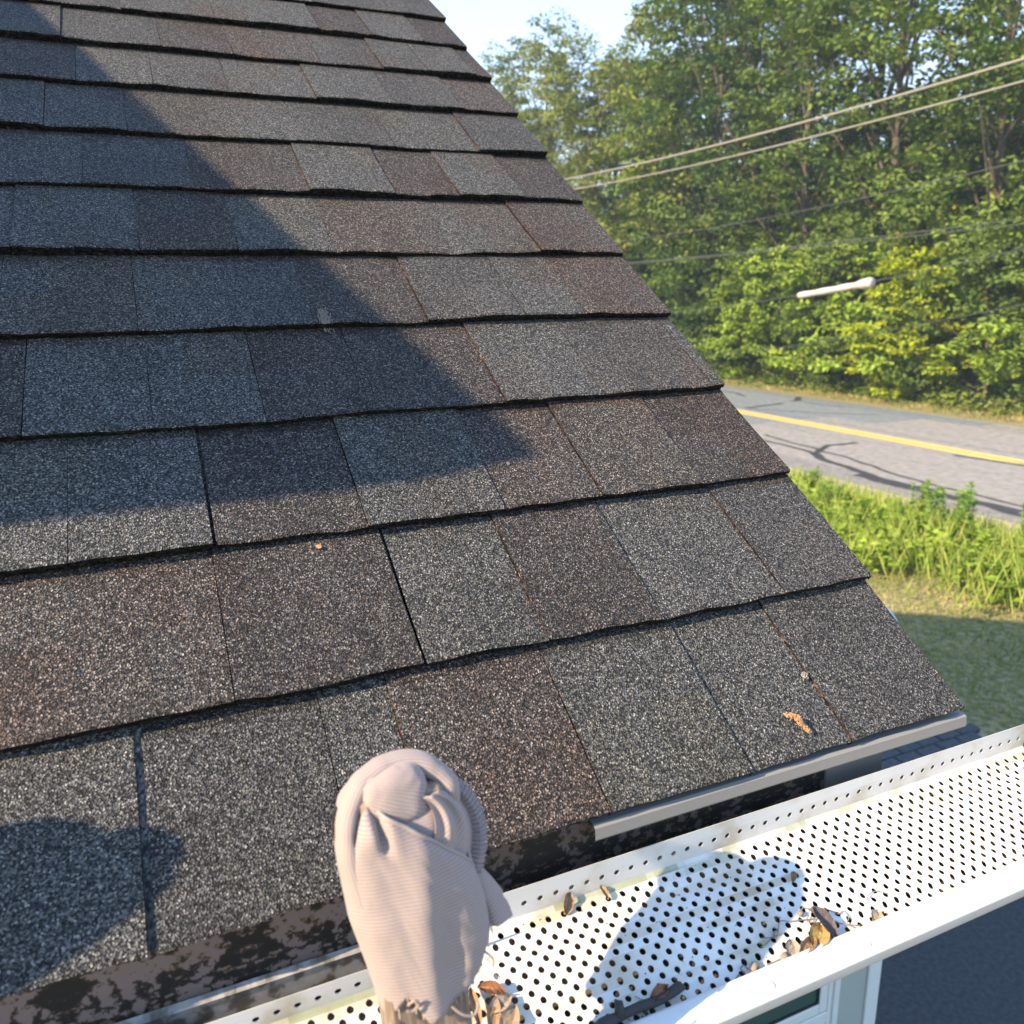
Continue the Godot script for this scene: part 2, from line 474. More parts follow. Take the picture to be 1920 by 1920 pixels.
func shingle(k: int, u0: float, u1: float, t0: float, tint: Color, base: float, last := false) -> ArrayMesh:
	var s := Sheet.new()
	var nu := 6
	var off := Vector2(rng.randf_range(0.02, 0.52), rng.randf_range(0.02, 0.46))
	var v0 := k * COURSE
	var v1 := v0 + COURSE + 0.02
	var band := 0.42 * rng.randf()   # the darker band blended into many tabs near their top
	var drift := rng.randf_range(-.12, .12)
	var rows := []; var cols := []; var uvs := []
	var vs := [0.0, 0.012, 0.45, 0.82, 1.0]
	for vi in vs.size():
		var row := []; var cr := []; var ur := []
		for i in nu + 1:
			var u := lerpf(u0, u1, float(i) / nu)
			var f: float = vs[vi]
			var lift := (0.0024 + 0.0042 * wob.get_noise_2d(u * 260.0, k * 71.0) + 0.0022 * wob.get_noise_2d(u * 700.0, k * 37.0)) * (1.0 - f)
			var jag := 0.0020 * wob.get_noise_2d(u * 1300.0, k * 31.0 + 400.0) + 0.0040 * wob.get_noise_2d(u * 120.0, k * 17.0)
			var v := lerpf(v0 + jag, v1, f)
			var w := lerpf(t0 + lift - (0.0012 if vi == 0 else 0.0), base, f)
			var uu := u
			if i == 0: uu += 0.0012 * wob.get_noise_2d(v * 1500.0, k * 9.0 + u0 * 300)
			if last and i == nu: uu += 0.003 * wob.get_noise_2d(k * 300.0, 5) + 0.0014 * wob.get_noise_2d(v * 1400.0, 3.0)
			row.append(RP(uu, v, w))
			ur.append(Vector2((u - u0) * 2.8, (v1 - v) * 2.8) + off)
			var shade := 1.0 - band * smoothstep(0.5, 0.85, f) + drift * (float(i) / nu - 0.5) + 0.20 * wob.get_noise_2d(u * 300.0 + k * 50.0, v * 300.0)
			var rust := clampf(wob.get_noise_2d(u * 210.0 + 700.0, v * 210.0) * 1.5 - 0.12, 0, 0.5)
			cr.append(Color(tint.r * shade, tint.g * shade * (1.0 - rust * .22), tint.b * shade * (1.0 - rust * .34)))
		rows.append(row); cols.append(cr); uvs.append(ur)
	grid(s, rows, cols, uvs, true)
	# butt edge: two layers of felt, the lower one set back
	var dark := Color(.16, .15, .15)
	var edge := []; var eu := []
	for q in [[0.0, 1.0], [0.0004, 0.55], [0.0022, 0.5], [0.0026, -0.35]]:
		var row := []; var ur := []
		for i in nu + 1:
			var top: Vector3 = rows[0][i]
			var h := t0 - 0.0012
			var pt := top + RP(0, q[0], -h * (1.0 - q[1])) - RP(0, 0, 0)
			row.append(pt); ur.append(off + Vector2(i * 0.02, q[1] * 0.012))
		edge.append(row); eu.append(ur)
	var ec := []
	for i in 4: ec.append([dark, dark, dark, dark, dark, dark, dark])
	grid(s, edge, ec, eu)
	# cut sides, showing brown felt
	for side in [0, nu]:
		var a := []; var b := []
		for vi in vs.size():
			a.append(rows[vi][side]); b.append(rows[vi][side] + RP(0, 0, -0.006))
		var felt := Color(.95, .5, .27)
		var fc := [[], []]
		for vi in 5:
			var fcol := felt * (0.25 + 1.5 * absf(wob.get_noise_2d(vi * 130.0 + u0 * 4000.0, k * 90.0 + side * 40.0)))
			fc[0].append(fcol); fc[1].append(fcol)
		var fu := []
		for q in 2:
			var r := []
			for vi in 5: r.append(off + Vector2(0.01 * q, vi * 0.05))
			fu.append(r)
		grid(s, [a, b], fc, fu, side == 0)
	return s.mesh()

func build_house() -> void:
	var house := thing("house", "house with a dark grey shingled roof filling the foreground", "house")
	var roof := put("roof", null, null, house)
	var dk := Sheet.new()
	var ridge := 3.6
	for side in [0, 1]:
		var a := RP(-7, .003, -.0015) if side == 0 else RP(-7, ridge, -.0015) + Vector3(0, 0, 0)
		var b := RP(-.006, .003, -.0015) if side == 0 else RP(-.006, ridge, -.0015)
		var top_a := RP(-7, ridge, -.0015); var top_b := RP(-.006, ridge, -.0015)
		if side == 0: dk.quad(top_a, top_b, b, a)
		else:
			var down := Vector3(0, -ridge * SA, -ridge * CA)
			dk.quad(top_b, top_a, top_a + down, top_b + down)
	roof.mesh = dk.mesh()
	roof.material_override = M.deck
	var th := 0.022
	var bd := Sheet.new()
	var tri := [RP(0, .045, -.0025), RP(0, ridge, -.0025), RP(0, ridge, -.0025) + Vector3(0, -ridge * SA, -ridge * CA)]
	for x in [-7.0, -.008]:
		for i in 2:
			var a: Vector3 = tri[i] + Vector3(x, 0, 0); var b: Vector3 = tri[i + 1] + Vector3(x, 0, 0)
			bd.quad(a, b, b - Vector3(0, th, 0), a - Vector3(0, th, 0))
	for i in 2:
		var a: Vector3 = tri[i] - Vector3(0, th, 0); var b: Vector3 = tri[i + 1] - Vector3(0, th, 0)
		bd.quad(a + Vector3(-7, 0, 0), a + Vector3(-.008, 0, 0), b + Vector3(-.008, 0, 0), b + Vector3(-7, 0, 0))
	put("roof_board", bd.mesh(), M.wood, house)
	# the courses of shingles
	for k in 14:
		var edges := []
		var x: float = EDGES[k][0] if k < EDGES.size() else -0.35
		var left := []
		while x > -2.1:
			x -= rng.randf_range(0.09, 0.15)
			left.push_front(x)
		edges.append_array(left)
		if k < EDGES.size(): edges.append_array(EDGES[k])
		else: edges.append_array([-.35, -.24, -.11])
		edges.append(0.002 + 0.004 * wob.get_noise_1d(k * 400.0))
		var n_left := left.size()
		var t := 0.0062
		for i in edges.size() - 1:
			var j := i - n_left   # edge number within the measured ones
			var tn := "g"
			if k < TONES.size() and j + 1 >= 0 and j + 1 < TONES[k].length(): tn = TONES[k][j + 1]
			else: tn = ["g", "m", "l", "k", "n", "g"][rng.randi() % 6]
			var st := "s"
			if k < STEPS.size() and j >= 0 and j < STEPS[k].length(): st = STEPS[k][j]
			else: st = ["d", "b", "s"][rng.randi() % 3]
			if st == "d": t = 0.0050 if t > 0.0060 else 0.0040
			elif st == "b": t = 0.0074 if t > 0.0056 else 0.0066
			var tt := tone(tn)
			var hi := t > 0.0058
			var gap := 0.0006
			if is_equal_approx(edges[i + 1], -.648): gap = 0.0052
			elif is_equal_approx(edges[i + 1], -.448) or is_equal_approx(edges[i + 1], -.583): gap = 0.0028
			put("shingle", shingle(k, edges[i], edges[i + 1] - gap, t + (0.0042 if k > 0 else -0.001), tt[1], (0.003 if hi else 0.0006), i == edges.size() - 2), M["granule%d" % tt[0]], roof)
	# fascia, drip edge, soffit, walls
	var zf := -0.013
	put("fascia", box_mesh(Vector3(-7, -.2, zf - .02), Vector3(-.47, -.006, zf), .001), M.mould, house)
	put("fascia", box_mesh(Vector3(-.4695, -.2, zf - .022), Vector3(-.135, -.006, zf - .002), .001), M.mould_and_shade, house)
	put("fascia", box_mesh(Vector3(-.1345, -.2, zf - .022), Vector3(-.069, -.006, zf - .002), .001), M.drip, house)
	var de := Sheet.new()
	var prof := [Vector2(-.03, .0), Vector2(.0005, -.0012), Vector2(.0035, -.003), Vector2(.0042, -.0115), Vector2(.0028, -.0135)]
	var ra := []
	for q in prof:
		ra.append([Vector3(-.366, q.y, q.x), Vector3(-.2, q.y, q.x), Vector3(.004, q.y, q.x + .001)])
	grid(de, ra)
	put("drip_edge", de.mesh(), M.drip, house)
	put("soffit", box_mesh(Vector3(-7, -.215, -.31), Vector3(-.095, -.201, -.014)), M.siding, house)
	var wl := Sheet.new()
	var outline := [Vector2(-.3, GROUND), Vector2(-.3, .14), Vector2(-2.949, 2.0), Vector2(-5.6, .14), Vector2(-5.6, GROUND)]
	for x in [-7.0, -.09]:
		for i in [1, 2, 3]:
			var a := Vector3(x, outline[0].y, outline[0].x); var b := Vector3(x, outline[i].y, outline[i].x); var d := Vector3(x, outline[i + 1].y, outline[i + 1].x)
			wl.tri(a, b, d) if x < -1 else wl.tri(a, d, b)
	for i in [0, 3]:
		wl.quad(Vector3(-7, outline[i].y, outline[i].x), Vector3(-7, outline[i + 1].y, outline[i + 1].x), Vector3(-.09, outline[i + 1].y, outline[i + 1].x), Vector3(-.09, outline[i].y, outline[i].x))
	put("wall", wl.mesh(), M.siding, house)
	# the taller wing on the left, whose eave and rake throw the pointed shadow
	var d := SUN.normalized()
	var tip := RP(-.265, .349, .005)
	var corner := tip - d * 1.7
	var D := RP(-.339, .787, 0.0)
	var e := D - SUN * (D.x / SUN.x)
	e = e.normalized()
	var up := Sheet.new()
	var far_c := corner + e * 4.0
	var xl := Vector3(-4.5, 0, 0); var dn := Vector3(0, -.09, 0)
	up.quad(corner + xl, far_c + xl, far_c, corner)
	up.quad(corner + dn, far_c + dn, far_c + xl + dn, corner + xl + dn)
	up.quad(corner, far_c, far_c + dn, corner + dn)
	up.quad(corner + xl, corner, corner + dn, corner + xl + dn)
	put("upper_roof", up.mesh(), M.deck, house)
	put("upper_wall", box_mesh(Vector3(corner.x - 4.4, -.2, corner.z - 3.6), Vector3(corner.x - .35, corner.y - .02, corner.z - .4)), M.siding, house)

# ------------------------------------------------------------------ the little shed below, seen past the gutter

func build_shed() -> void:
	var zf := -1.3
	var shed := thing("shed", "low grey-green shed with a window, below the gutter's end", "shed")
	put("wall", box_mesh(Vector3(.5, GROUND, zf - .52), Vector3(1.37, -1.79, zf - .016)), M.shed_panel, shed)
	put("panel", box_mesh(Vector3(1.372, GROUND, zf - .52), Vector3(1.53, -1.79, zf - .006), .002), M.shed_panel, shed)
	put("corner_board", box_mesh(Vector3(1.533, GROUND, zf - .522), Vector3(1.596, -1.788, zf + .002), .003), M.shed_trim, shed)
	put("roof", box_mesh(Vector3(.47, -1.788, zf - .55), Vector3(1.61, -1.765, zf + .015), .003), M.shed_panel, shed)
	put("casing", box_mesh(Vector3(1.365, GROUND + .3, zf - .01), Vector3(1.393, -1.8, zf + .004), .003), M.shed_trim, shed)
	var win := put("window", null, null, shed)
	var fr := Sheet.new()
	box(fr, Vector3(1.300, -2.166, zf - .012), Vector3(1.339, -1.84, zf), .004)
	box(fr, Vector3(.66, -2.166, zf - .012), Vector3(1.2995, -2.122, zf + .001), .004)
	box(fr, Vector3(.62, -2.166, zf - .012), Vector3(.6595, -1.84, zf), .004)
	box(fr, Vector3(.66, -1.88, zf - .012), Vector3(1.2995, -1.84, zf + .001), .004)
	win.mesh = fr.mesh(); win.material_override = M.shed_trim
	put("gasket", box_mesh(Vector3(1.291, -2.121, zf - .0115), Vector3(1.2998, -1.9, zf - .002)), M.rubber, win)
	put("gasket", box_mesh(Vector3(.67, -2.1215, zf - .0118), Vector3(1.2908, -2.112, zf - .0022)), M.rubber, win)
	put("pane", box_mesh(Vector3(.665, -2.115, zf - .014), Vector3(1.295, -1.885, zf - .008)), M.glass, win)
	put("frame", box_mesh(Vector3(1.342, -2.34, zf - .014), Vector3(1.3635, -1.83, zf - .002), .002), M.shed_trim, win)
	put("sill", box_mesh(Vector3(.6, -2.215, zf - .014), Vector3(1.341, -2.170, zf + .002), .003), M.shed_trim, win)
	put("sill", box_mesh(Vector3(.6, -2.34, zf - .014), Vector3(1.341, -2.219, zf - .004), .003), M.shed_trim, win)

# ------------------------------------------------------------------ gutter and its perforated guard

func ripple(r: float) -> float:   # how far the guard's ripples drop it by row r
	return 0.0010 * (smoothstep(1.9, 2.6, r) * 1.0 - smoothstep(3.4, 4.4, r) * 1.0) + 0.0012 * (smoothstep(9.9, 10.7, r) - smoothstep(11.2, 12.2, r)) + 0.0011 * (smoothstep(12.8, 13.4, r) - smoothstep(13.8, 14.6, r))

func guard_point(x: float, r: float, shift: Vector2) -> Vector3:   # r counts rows of holes from the fold towards the front
	var t := r * 0.00572
	var z := 0.0055 + t * 0.9095
	var y := -0.0535 - t * 0.4157 - ripple(r) - 0.0016 * smoothstep(0.0, 0.7, r)
	return Vector3(x, y + shift.y, z + shift.x)

func holed_cell(s: Sheet, f: Callable, cx: float, cr: float, hw: float, hr: float, rx: float, rr: float, col: Color, down: Vector3) -> void:
	var n := 12
	var inner := []; var outer := []
	for k in n:
		var a := TAU * (k + 0.5) / n
		inner.append(f.call(cx + cos(a) * rx, cr + sin(a) * rr))
		var q := Vector2(cos(a), sin(a))
		var m := maxf(absf(q.x), absf(q.y))
		q /= m
		outer.append([cx + q.x * hw, cr + q.y * hr])
	# squared ring whose corners are exact: add the corner when a side turns
	var ring := []
	for o in outer: ring.append(f.call(o[0], o[1]))
	for k in n:
		var k2 := (k + 1) % n
		s.quad(ring[k], ring[k2], inner[k2], inner[k], col)
		var o: Array = outer[k]; var o2: Array = outer[k2]
		if absf(o[0] - o2[0]) > 1e-6 and absf(o[1] - o2[1]) > 1e-6:   # across a corner
			var cxn: float = cx + hw * signf((o[0] + o2[0]) / 2 - cx); var crn: float = cr + hr * signf((o[1] + o2[1]) / 2 - cr)
			s.tri(ring[k], f.call(cxn, crn), ring[k2], col)
		s.quad(inner[k], inner[k2], inner[k2] + down, inner[k] + down, col)

func guard_panel(x0: float, x1: float, shift: Vector2, flange_top: float, phase: float, dirt: float, parent: Node) -> void:
	var s := Sheet.new()
	var pitch := 0.0119
	var f := func(x, r): return guard_point(clampf(x, x0, x1), r, shift)
	var down := Vector3(0, -.0009, -.0003)
	for r in range(1, 16):
		var start := x0 + fposmod(phase + (pitch * 0.5 if r % 2 else 0.0) - x0, pitch)
		var x := start - pitch
		while x < x1 + pitch:
			var algae := clampf(wob.get_noise_2d(x * 500.0, r * 40.0) * 1.3 + wob.get_noise_2d(x * 90.0, 7.0) * 0.9 + 0.12 + 0.35 * exp(-pow((x + .37) / .07, 2)), 0, 1) * smoothstep(2.2, 0.6, r)
			var stain := clampf(wob.get_noise_2d(x * 160.0 + 300.0, r * 30.0) * 1.6 + dirt - 0.35, 0, 1)
			var col := Color(1, 1, 1).lerp(Color(.42, .46, .26), algae * 0.75).lerp(Color(.74, .62, .46), stain)
			var lo := maxf(x - pitch / 2, x0); var hi := minf(x + pitch / 2, x1)
			if hi - lo > pitch * 0.98:
				holed_cell(s, f, x, r, pitch / 2, 0.5, 0.00228, 0.00228 / 0.00572, col, down)
			elif hi > lo:
				s.quad(f.call(lo, r + .5), f.call(hi, r + .5), f.call(hi, r - .5), f.call(lo, r - .5), col)
			x += pitch
	# plain strip at the front, fold at the back and the upright flange with its single row of holes
	var edge := []
	for q in [[15.5, 0.0], [16.1, 0.0]]:
		var row := []
		for i in 41: row.append(guard_point(lerpf(x0, x1, i / 40.0), q[0], shift))
		edge.append(row)
	grid(s, edge)
	var base := guard_point(0, 0.5, shift)
	var bend := []
	var prof := [Vector2(base.z, base.y), Vector2(base.z - .0020, base.y + .0002), Vector2(base.z - .0042, base.y + .0022)]
	for q in prof:
		var row := []
		for i in 81: row.append(Vector3(lerpf(x0, x1, i / 80.0), q.y, q.x))
		bend.append(row)
	var bc := []
	for j in 3:
		var cr := []
		for i in 81:
			var x := lerpf(x0, x1, i / 80.0)
			var a := clampf(wob.get_noise_2d(x * 700.0, 90.0) * 1.5 + wob.get_noise_2d(x * 90.0, 7.0) + 0.30 + 0.4 * exp(-pow((x + .37) / .09, 2)), 0, 1)
			cr.append(Color(1, 1, 1).lerp(Color(.30, .34, .18), a * 0.85))
		bc.append(cr)
	grid(s, bend, bc, [], true)
	var fy0: float = prof[2].y; var fz0: float = prof[2].x
	var fz1 := fz0 + 0.0028
	var ff := func(x, r): return Vector3(clampf(x, x0, x1), lerpf(fy0, flange_top, r), lerpf(fz0, fz1, r))
	var hh := absf(flange_top - fy0)
	var fp := 0.0122
	var x := x0 + fposmod(phase + .004 - x0, fp) - fp
	while x < x1 + fp:
		var lo := maxf(x - fp / 2, x0); var hi := minf(x + fp / 2, x1)
		var drt := Color(1, 1, 1).lerp(Color(.8, .72, .6), clampf(0.3 + wob.get_noise_1d(x * 400.0), 0, 1) * 0.5)
		if hi > lo:
			if hi - lo > fp * 0.98: holed_cell(s, ff, x, 0.42, fp / 2, 0.2, 0.0022, 0.0022 / hh, drt, Vector3(0, 0, -.0009))
			else: s.quad(ff.call(lo, .22), ff.call(lo, .62), ff.call(hi, .62), ff.call(hi, .22), drt)
			s.quad(ff.call(lo, 0.0), ff.call(lo, .22), ff.call(hi, .22), ff.call(hi, 0.0), drt)
			s.quad(ff.call(lo, .62), ff.call(lo, 1.0), ff.call(hi, 1.0), ff.call(hi, .62), Color.WHITE)
			var a: Vector3 = ff.call(lo, 1.0); var b: Vector3 = ff.call(hi, 1.0)
			s.quad(a, a + Vector3(0, -.0006, -.0012), b + Vector3(0, -.0006, -.0012), b)
		x += fp
	put("guard_panel", s.mesh(), M.white_metal, parent)

func build_gutter() -> void:
	var g := thing("rain_gutter", "white rain gutter with perforated guard along the eave", "gutter")
	var x0 := -2.2; var x1 := 0.092
	var tr := Sheet.new()
	var bf := Sheet.new()
	var fr := []
	for q in [Vector2(-.0115, -.0475), Vector2(-.0075, -.0505), Vector2(-.0082, -.056), Vector2(-.0090, -.075)]: fr.append([Vector3(x0, q.y, q.x), Vector3(x1, q.y, q.x)])
	grid(bf, fr)
	put("back_flange", bf.mesh(), M.trough, g)
	var prof := [Vector2(-.0102, -.0755), Vector2(-.0105, -.15), Vector2(-.02, -.157), Vector2(.058, -.157), Vector2(.066, -.148), Vector2(.07, -.13), Vector2(.082, -.118), Vector2(.094, -.109), Vector2(.0985, -.0985)]
	var rows := []
	for q in prof: rows.append([Vector3(x0, q.y, q.x), Vector3(x1, q.y, q.x)])
	grid(tr, rows)
	for x in [x0, x1]:
		for i in range(1, prof.size() - 1):
			tr.tri(Vector3(x, prof[0].y, prof[0].x), Vector3(x, prof[i].y, prof[i].x), Vector3(x, prof[i + 1].y, prof[i + 1].x))
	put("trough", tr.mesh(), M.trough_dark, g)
	var lip := Sheet.new()
	var lp := [Vector2(.0842, -.0895), Vector2(.0838, -.0842), Vector2(.0846, -.0831), Vector2(.0866, -.0829), Vector2(.1030, -.0829), Vector2(.1055, -.0834), Vector2(.1064, -.0844), Vector2(.1062, -.0858), Vector2(.1056, -.0890), Vector2(.1047, -.0930), Vector2(.1036, -.0962), Vector2(.1018, -.0978), Vector2(.0985, -.0985)]
	var lr := []
	for q in lp:
		var row := []
		for i in 61:
			var x := lerpf(x0, x1, i / 60.0)
			row.append(Vector3(x, q.y + .0005 * wob.get_noise_1d(x * 90.0), q.x + .0006 * wob.get_noise_1d(x * 70.0 + 200.0)))
		lr.append(row)
	grid(lip, lr, [], [], true)
	put("front_lip", lip.mesh(true), M.lip_metal, g)
	guard_panel(-.461, .088, Vector2(0, 0), -.0285, -.3528, 0.12, g)
	guard_panel(-1.5, -.452, Vector2(.010, -.0062), -.0425, -.4100, 0.75, g)
	var gt := Sheet.new()
	for i in 420:
		var x := rng.randf_range(-.95, .06)
		var q := guard_point(x, pow(rng.randf(), 1.4) * 15.0 + .6, Vector2(0, .0002)) if x > -.46 else guard_point(x, rng.randf() * 15.0 + .6, Vector2(.010, -.0060))
		var r := rng.randf_range(.00018, .00055)
		var a := rng.randf() * TAU
		var c := []
		for k in 4: c.append(q + Vector3(cos(a + k * 1.57) * r * (1.0 + rng.randf()), -GUARD_SLOPE * sin(a + k * 1.57) * r, sin(a + k * 1.57) * r))
		var tp := q + Vector3(0, r * .7, 0)
		for k in 4: gt.tri(tp, c[(k + 1) % 4], c[k])
	put("grit", gt.mesh(), M.twig, g, "stuff")
	# screw heads along the lip
	var sc := Sheet.new()
	tube(sc, [Vector3(0, -.0006, 0), Vector3(0, .0008, 0), Vector3(0, .0013, 0)], [.0042, .0040, .0026], 14)
	for x in [-.4605, -.2882, -.2035, -.02]:
		var o := put("screw", sc.mesh(), M.lip_metal, g)
		o.position = Vector3(x, -.0827, .0982)

# ------------------------------------------------------------------ ladder with rags tied round its rails

func RL(a: float, b: float, c: float) -> Vector3:   # millimetres across, up and out from the rail, to metres
	return Vector3(a * .001, (b * .9654 + c * .2607) * .001, (b * -.2607 + c * .9654) * .001)

func cloth_grid(s: Sheet, pts: Array, turn := 0.0, tint := Color.WHITE, flip := false, smooth_uv := true) -> void:   # pts in millimetres (a, b, c)
	var rows := []; var uvs := []; var cols := []
	var vlen := 0.0
	for i in pts.size():
		var row := []; var ur := []; var cr := []
		var ulen := 0.0
		if i > 0: vlen += (pts[i][pts[i].size() / 2] - pts[i - 1][pts[i].size() / 2]).length()
		for j in pts[i].size():
			var q: Vector3 = pts[i][j]
			if j > 0: ulen += (q - pts[i][j - 1]).length()
			row.append(RL(q.x, q.y, q.z))
			ur.append(Vector2(ulen, vlen if smooth_uv else q.y).rotated(turn) * 0.001)
			cr.append(tint)
		rows.append(row); uvs.append(ur); cols.append(cr)
	grid(s, rows, cols, uvs, flip)

func patch(s: Sheet, pts: Array, turn := 0.0, thick := 1.3) -> void:   # a cloth sheet with two faces and a closed border
	var back := []
	for r in pts:
		var q := []
		for v in r: q.append(v + Vector3(0, 0, -thick))
		back.append(q)
	cloth_grid(s, pts, turn, Color.WHITE, true)
	cloth_grid(s, back, turn, Color(.9, .9, .9), false)
	var n: int = pts.size() - 1; var m: int = pts[0].size() - 1
	for pair in [[pts[0], back[0]], [pts[n], back[n]]]: cloth_grid(s, pair)
	for j in [0, m]:
		var a := []; var b := []
		for i in n + 1: a.append(pts[i][j]); b.append(back[i][j])
		cloth_grid(s, [a, b])

func make_rag(label: String, at: Vector3) -> Node3D:
	var rag := thing("rag", label, "rag", at, "rags padding the ladder")
	var wob2 := FastNoiseLite.new(); wob2.seed = 77; wob2.frequency = 0.05
	# main wrap: a loop round the rail, its upper edge slanting down to the right, its lower edge torn
	var left := [Vector2(-25, -19), Vector2(-10, -21), Vector2(8, -24), Vector2(21, -26.5), Vector2(37, -30), Vector2(52, -33.4), Vector2(81, -35.6), Vector2(97, -35.8), Vector2(107, -34.5), Vector2(116, -28)]
	var right := [Vector2(-25, 20), Vector2(-5, 28), Vector2(8, 34), Vector2(20, 38.5), Vector2(30, 40), Vector2(48, 39), Vector2(65, 35.2), Vector2(85, 31), Vector2(110, 26)]
	var top := [Vector2(-36, 76), Vector2(-31, 84), Vector2(-27, 100), Vector2(-24, 108), Vector2(-19, 114), Vector2(-15, 110), Vector2(-4, 102), Vector2(7, 93), Vector2(17, 84), Vector2(26, 76), Vector2(36, 64)]
	var bot := [Vector2(-30, -3), Vector2(-26, -1), Vector2(-20, 3), Vector2(-14, 12), Vector2(-12, 14), Vector2(-8, 8), Vector2(-2, -3), Vector2(3, -1), Vector2(8, 2), Vector2(22, 8), Vector2(30, 17), Vector2(36, 26), Vector2(40, 36)]
	var pts := []
	var ns := 34; var na := 96
	for i in ns + 1:
		var row := []
		var f := float(i) / ns
		for j in na + 1:
			var ph := TAU * j / na
			var front := clampf(0.5 + 1.3 * sin(ph), 0, 1)
			var b := lerpf(5, 100, f)
			var a := 0.0
			for it in 4:   # settle height against the slanting edges
				var l := lookup(left, b); var r := lookup(right, b)
				var cs := cos(ph)
				a = (l + r) / 2 + (r - l) / 2 * signf(cs) * pow(absf(cs), 0.85)
				var tb: float = lerpf(104, lookup(top, a), front); var bb: float = lerpf(8, lookup(bot, a) + 1.3 * wob2.get_noise_1d(a * 14.0) + 0.9 * wob2.get_noise_1d(a * 47.0), front)
				b = lerpf(bb, tb, f)
			var hd := lerpf(19, 22.5, smoothstep(0, 60, b))
			var c := hd * signf(sin(ph)) * pow(absf(sin(ph)), 0.8) * (1.0 if sin(ph) > 0 else 1.75)
			if sin(ph) > 0:
				var q := sin(ph)
				c += q * (2.4 * exp(-pow((a - 1 - (b - 40) * 0.05) / 7, 2)) - 2.4 * exp(-pow((a - 14 + b * 0.06) / 6.5, 2)) * smoothstep(75, 20, b))
				c -= q * 10.0 * smoothstep(-14.0, -18.0, a) * smoothstep(97.0, 113.0, b)
				c += q * (1.6 * wob2.get_noise_2d(a * 0.55, b * 0.22) + 0.9 * wob2.get_noise_2d(a * 2.0 + b * .8, b * 1.1))
				c -= 9.0 * exp(-pow((a + 15.0 + (b - 98) * 0.06) / 1.7, 2)) * smoothstep(87, 98, b)      # the slit under the pleat
				c += 3.5 * exp(-pow((a + 21.0) / 4.5, 2)) * smoothstep(84, 104, b)
				c += 2.0 * exp(-pow((a + 9.0) / 4.0, 2)) * smoothstep(80, 96, b)
				c -= 2.6 * exp(-pow((f - 1.0) / 0.03, 2))   # the slanting hem rolls inwards
			row.append(Vector3(a, b, c))
		pts.append(row)
	var s := Sheet.new()
	cloth_grid(s, pts, 0.0, Color.WHITE, false, false)
	var inner := []
	for r in [pts[0], pts[0]]: inner.append([])
	for q in pts[0]:
		inner[0].append(q); inner[1].append(Vector3(q.x * 0.93, q.y + 3, q.z * 0.86))
	cloth_grid(s, inner, 0.0, Color(.85, .8, .78), true)
	put("wrap", s.mesh(true), M.cloth, rag)
	var edge := []
	for j in range(2, na / 2 - 1):
		var q: Vector3 = pts[ns][j]
		if q.x > -15.5: edge.append(RL(q.x, q.y - .3, q.z + .5))
	var se := Sheet.new()
	tube(se, edge, [.0011], 8)
	put("rolled_edge", se.mesh(true), M.cloth_edge, rag)
	# the folded-back inside at the torn lower edge
	var fl := []
	for i in 7:
		var row := []
		for j in 9:
			var f := i / 6.0; var g := j / 8.0
			row.append(Vector3(lerpf(-23, -3, g), lerpf(9, -15 + 6.0 * g, f), 8.0 + 5.0 * sin(PI * g) - 2.0 * f))
		fl.append(row)
	var s1 := Sheet.new(); patch(s1, fl)
	put("torn_flap", s1.mesh(), M.cloth_back, rag)
	# the bun of cloth in the middle and the fold beneath it
	var s2 := Sheet.new()
	var bun := blob(Vector3(-3, 110.5, 1), Vector3(18.5, 17.5, 15.5), Basis(Vector3(0, 0, 1), 0.14), 0.10, 40, 24, 0.70)
	cloth_grid(s2, bun, 0.55, Color.WHITE)
	put("bun", s2.mesh(true), M.cloth, rag)
	var s3 := Sheet.new()
	var under := blob(Vector3(3.0, 90, 0), Vector3(25, 18.5, 18.0), Basis(Vector3(0, 0, 1), 0.30), 0.08, 40, 24, 0.85)
	cloth_grid(s3, under, 0.35, Color.WHITE)
	put("under_fold", s3.mesh(true), M.cloth, rag)
	# thick rolled hood arching over the bun
	var hp := curve([Vector3(-19, 46, 5), Vector3(-26.5, 70, 5), Vector3(-30, 90, 5), Vector3(-29.2, 103, 4), Vector3(-25, 112.5, 1), Vector3(-18.5, 120.5, -1), Vector3(-9, 125, -3), Vector3(1, 126.5, -4), Vector3(11, 125, -3), Vector3(19.5, 119.5, -1), Vector3(25.5, 112, 1), Vector3(27.5, 103.5, 2), Vector3(26, 97, 3)], 52)
	var hrows := []
	for i in hp.size():
		var q: Vector3 = hp[i]
		var tn: Vector3 = (hp[mini(i + 1, hp.size() - 1)] - hp[maxi(i - 1, 0)]).normalized()
		var out := tn.cross(Vector3(0, 0, 1)).normalized() * -1.0
		var row := []
		var rr := 6.4 + 1.0 * wob2.get_noise_1d(i * 2.3) - 2.6 * smoothstep(43, 52, i) + 1.0 * smoothstep(12, 0, i)
		for k in 25:
			var an := TAU * k / 24
			var fold := 0.9 * wob2.get_noise_2d(i * 1.6, k * 5.0) * smoothstep(0.0, -1.0, cos(an))
			row.append(q + out * cos(an) * (rr + fold) + Vector3(0, 0, 1) * sin(an) * (rr * 1.45 + fold))
		hrows.append(row)
	var s4 := Sheet.new()
	cloth_grid(s4, hrows, PI / 2, Color.WHITE)
	var back := blob(Vector3(-2, 101, -25), Vector3(28, 20, 20), Basis(), 0.05, 36, 20)
	cloth_grid(s4, back)
	put("hood", s4.mesh(true), M.cloth, rag)
	# gathers fanning out to the right of the bun
	var ga := curve([Vector3(9, 111, 15), Vector3(12.5, 104, 17), Vector3(12, 93, 19.5), Vector3(6, 78, 16)], 16)
	var gb := curve([Vector3(22, 113, 5), Vector3(33.5, 102, 0), Vector3(40, 87, -3), Vector3(38.5, 73, -2), Vector3(31, 54, 2)], 16)
	var gr := []
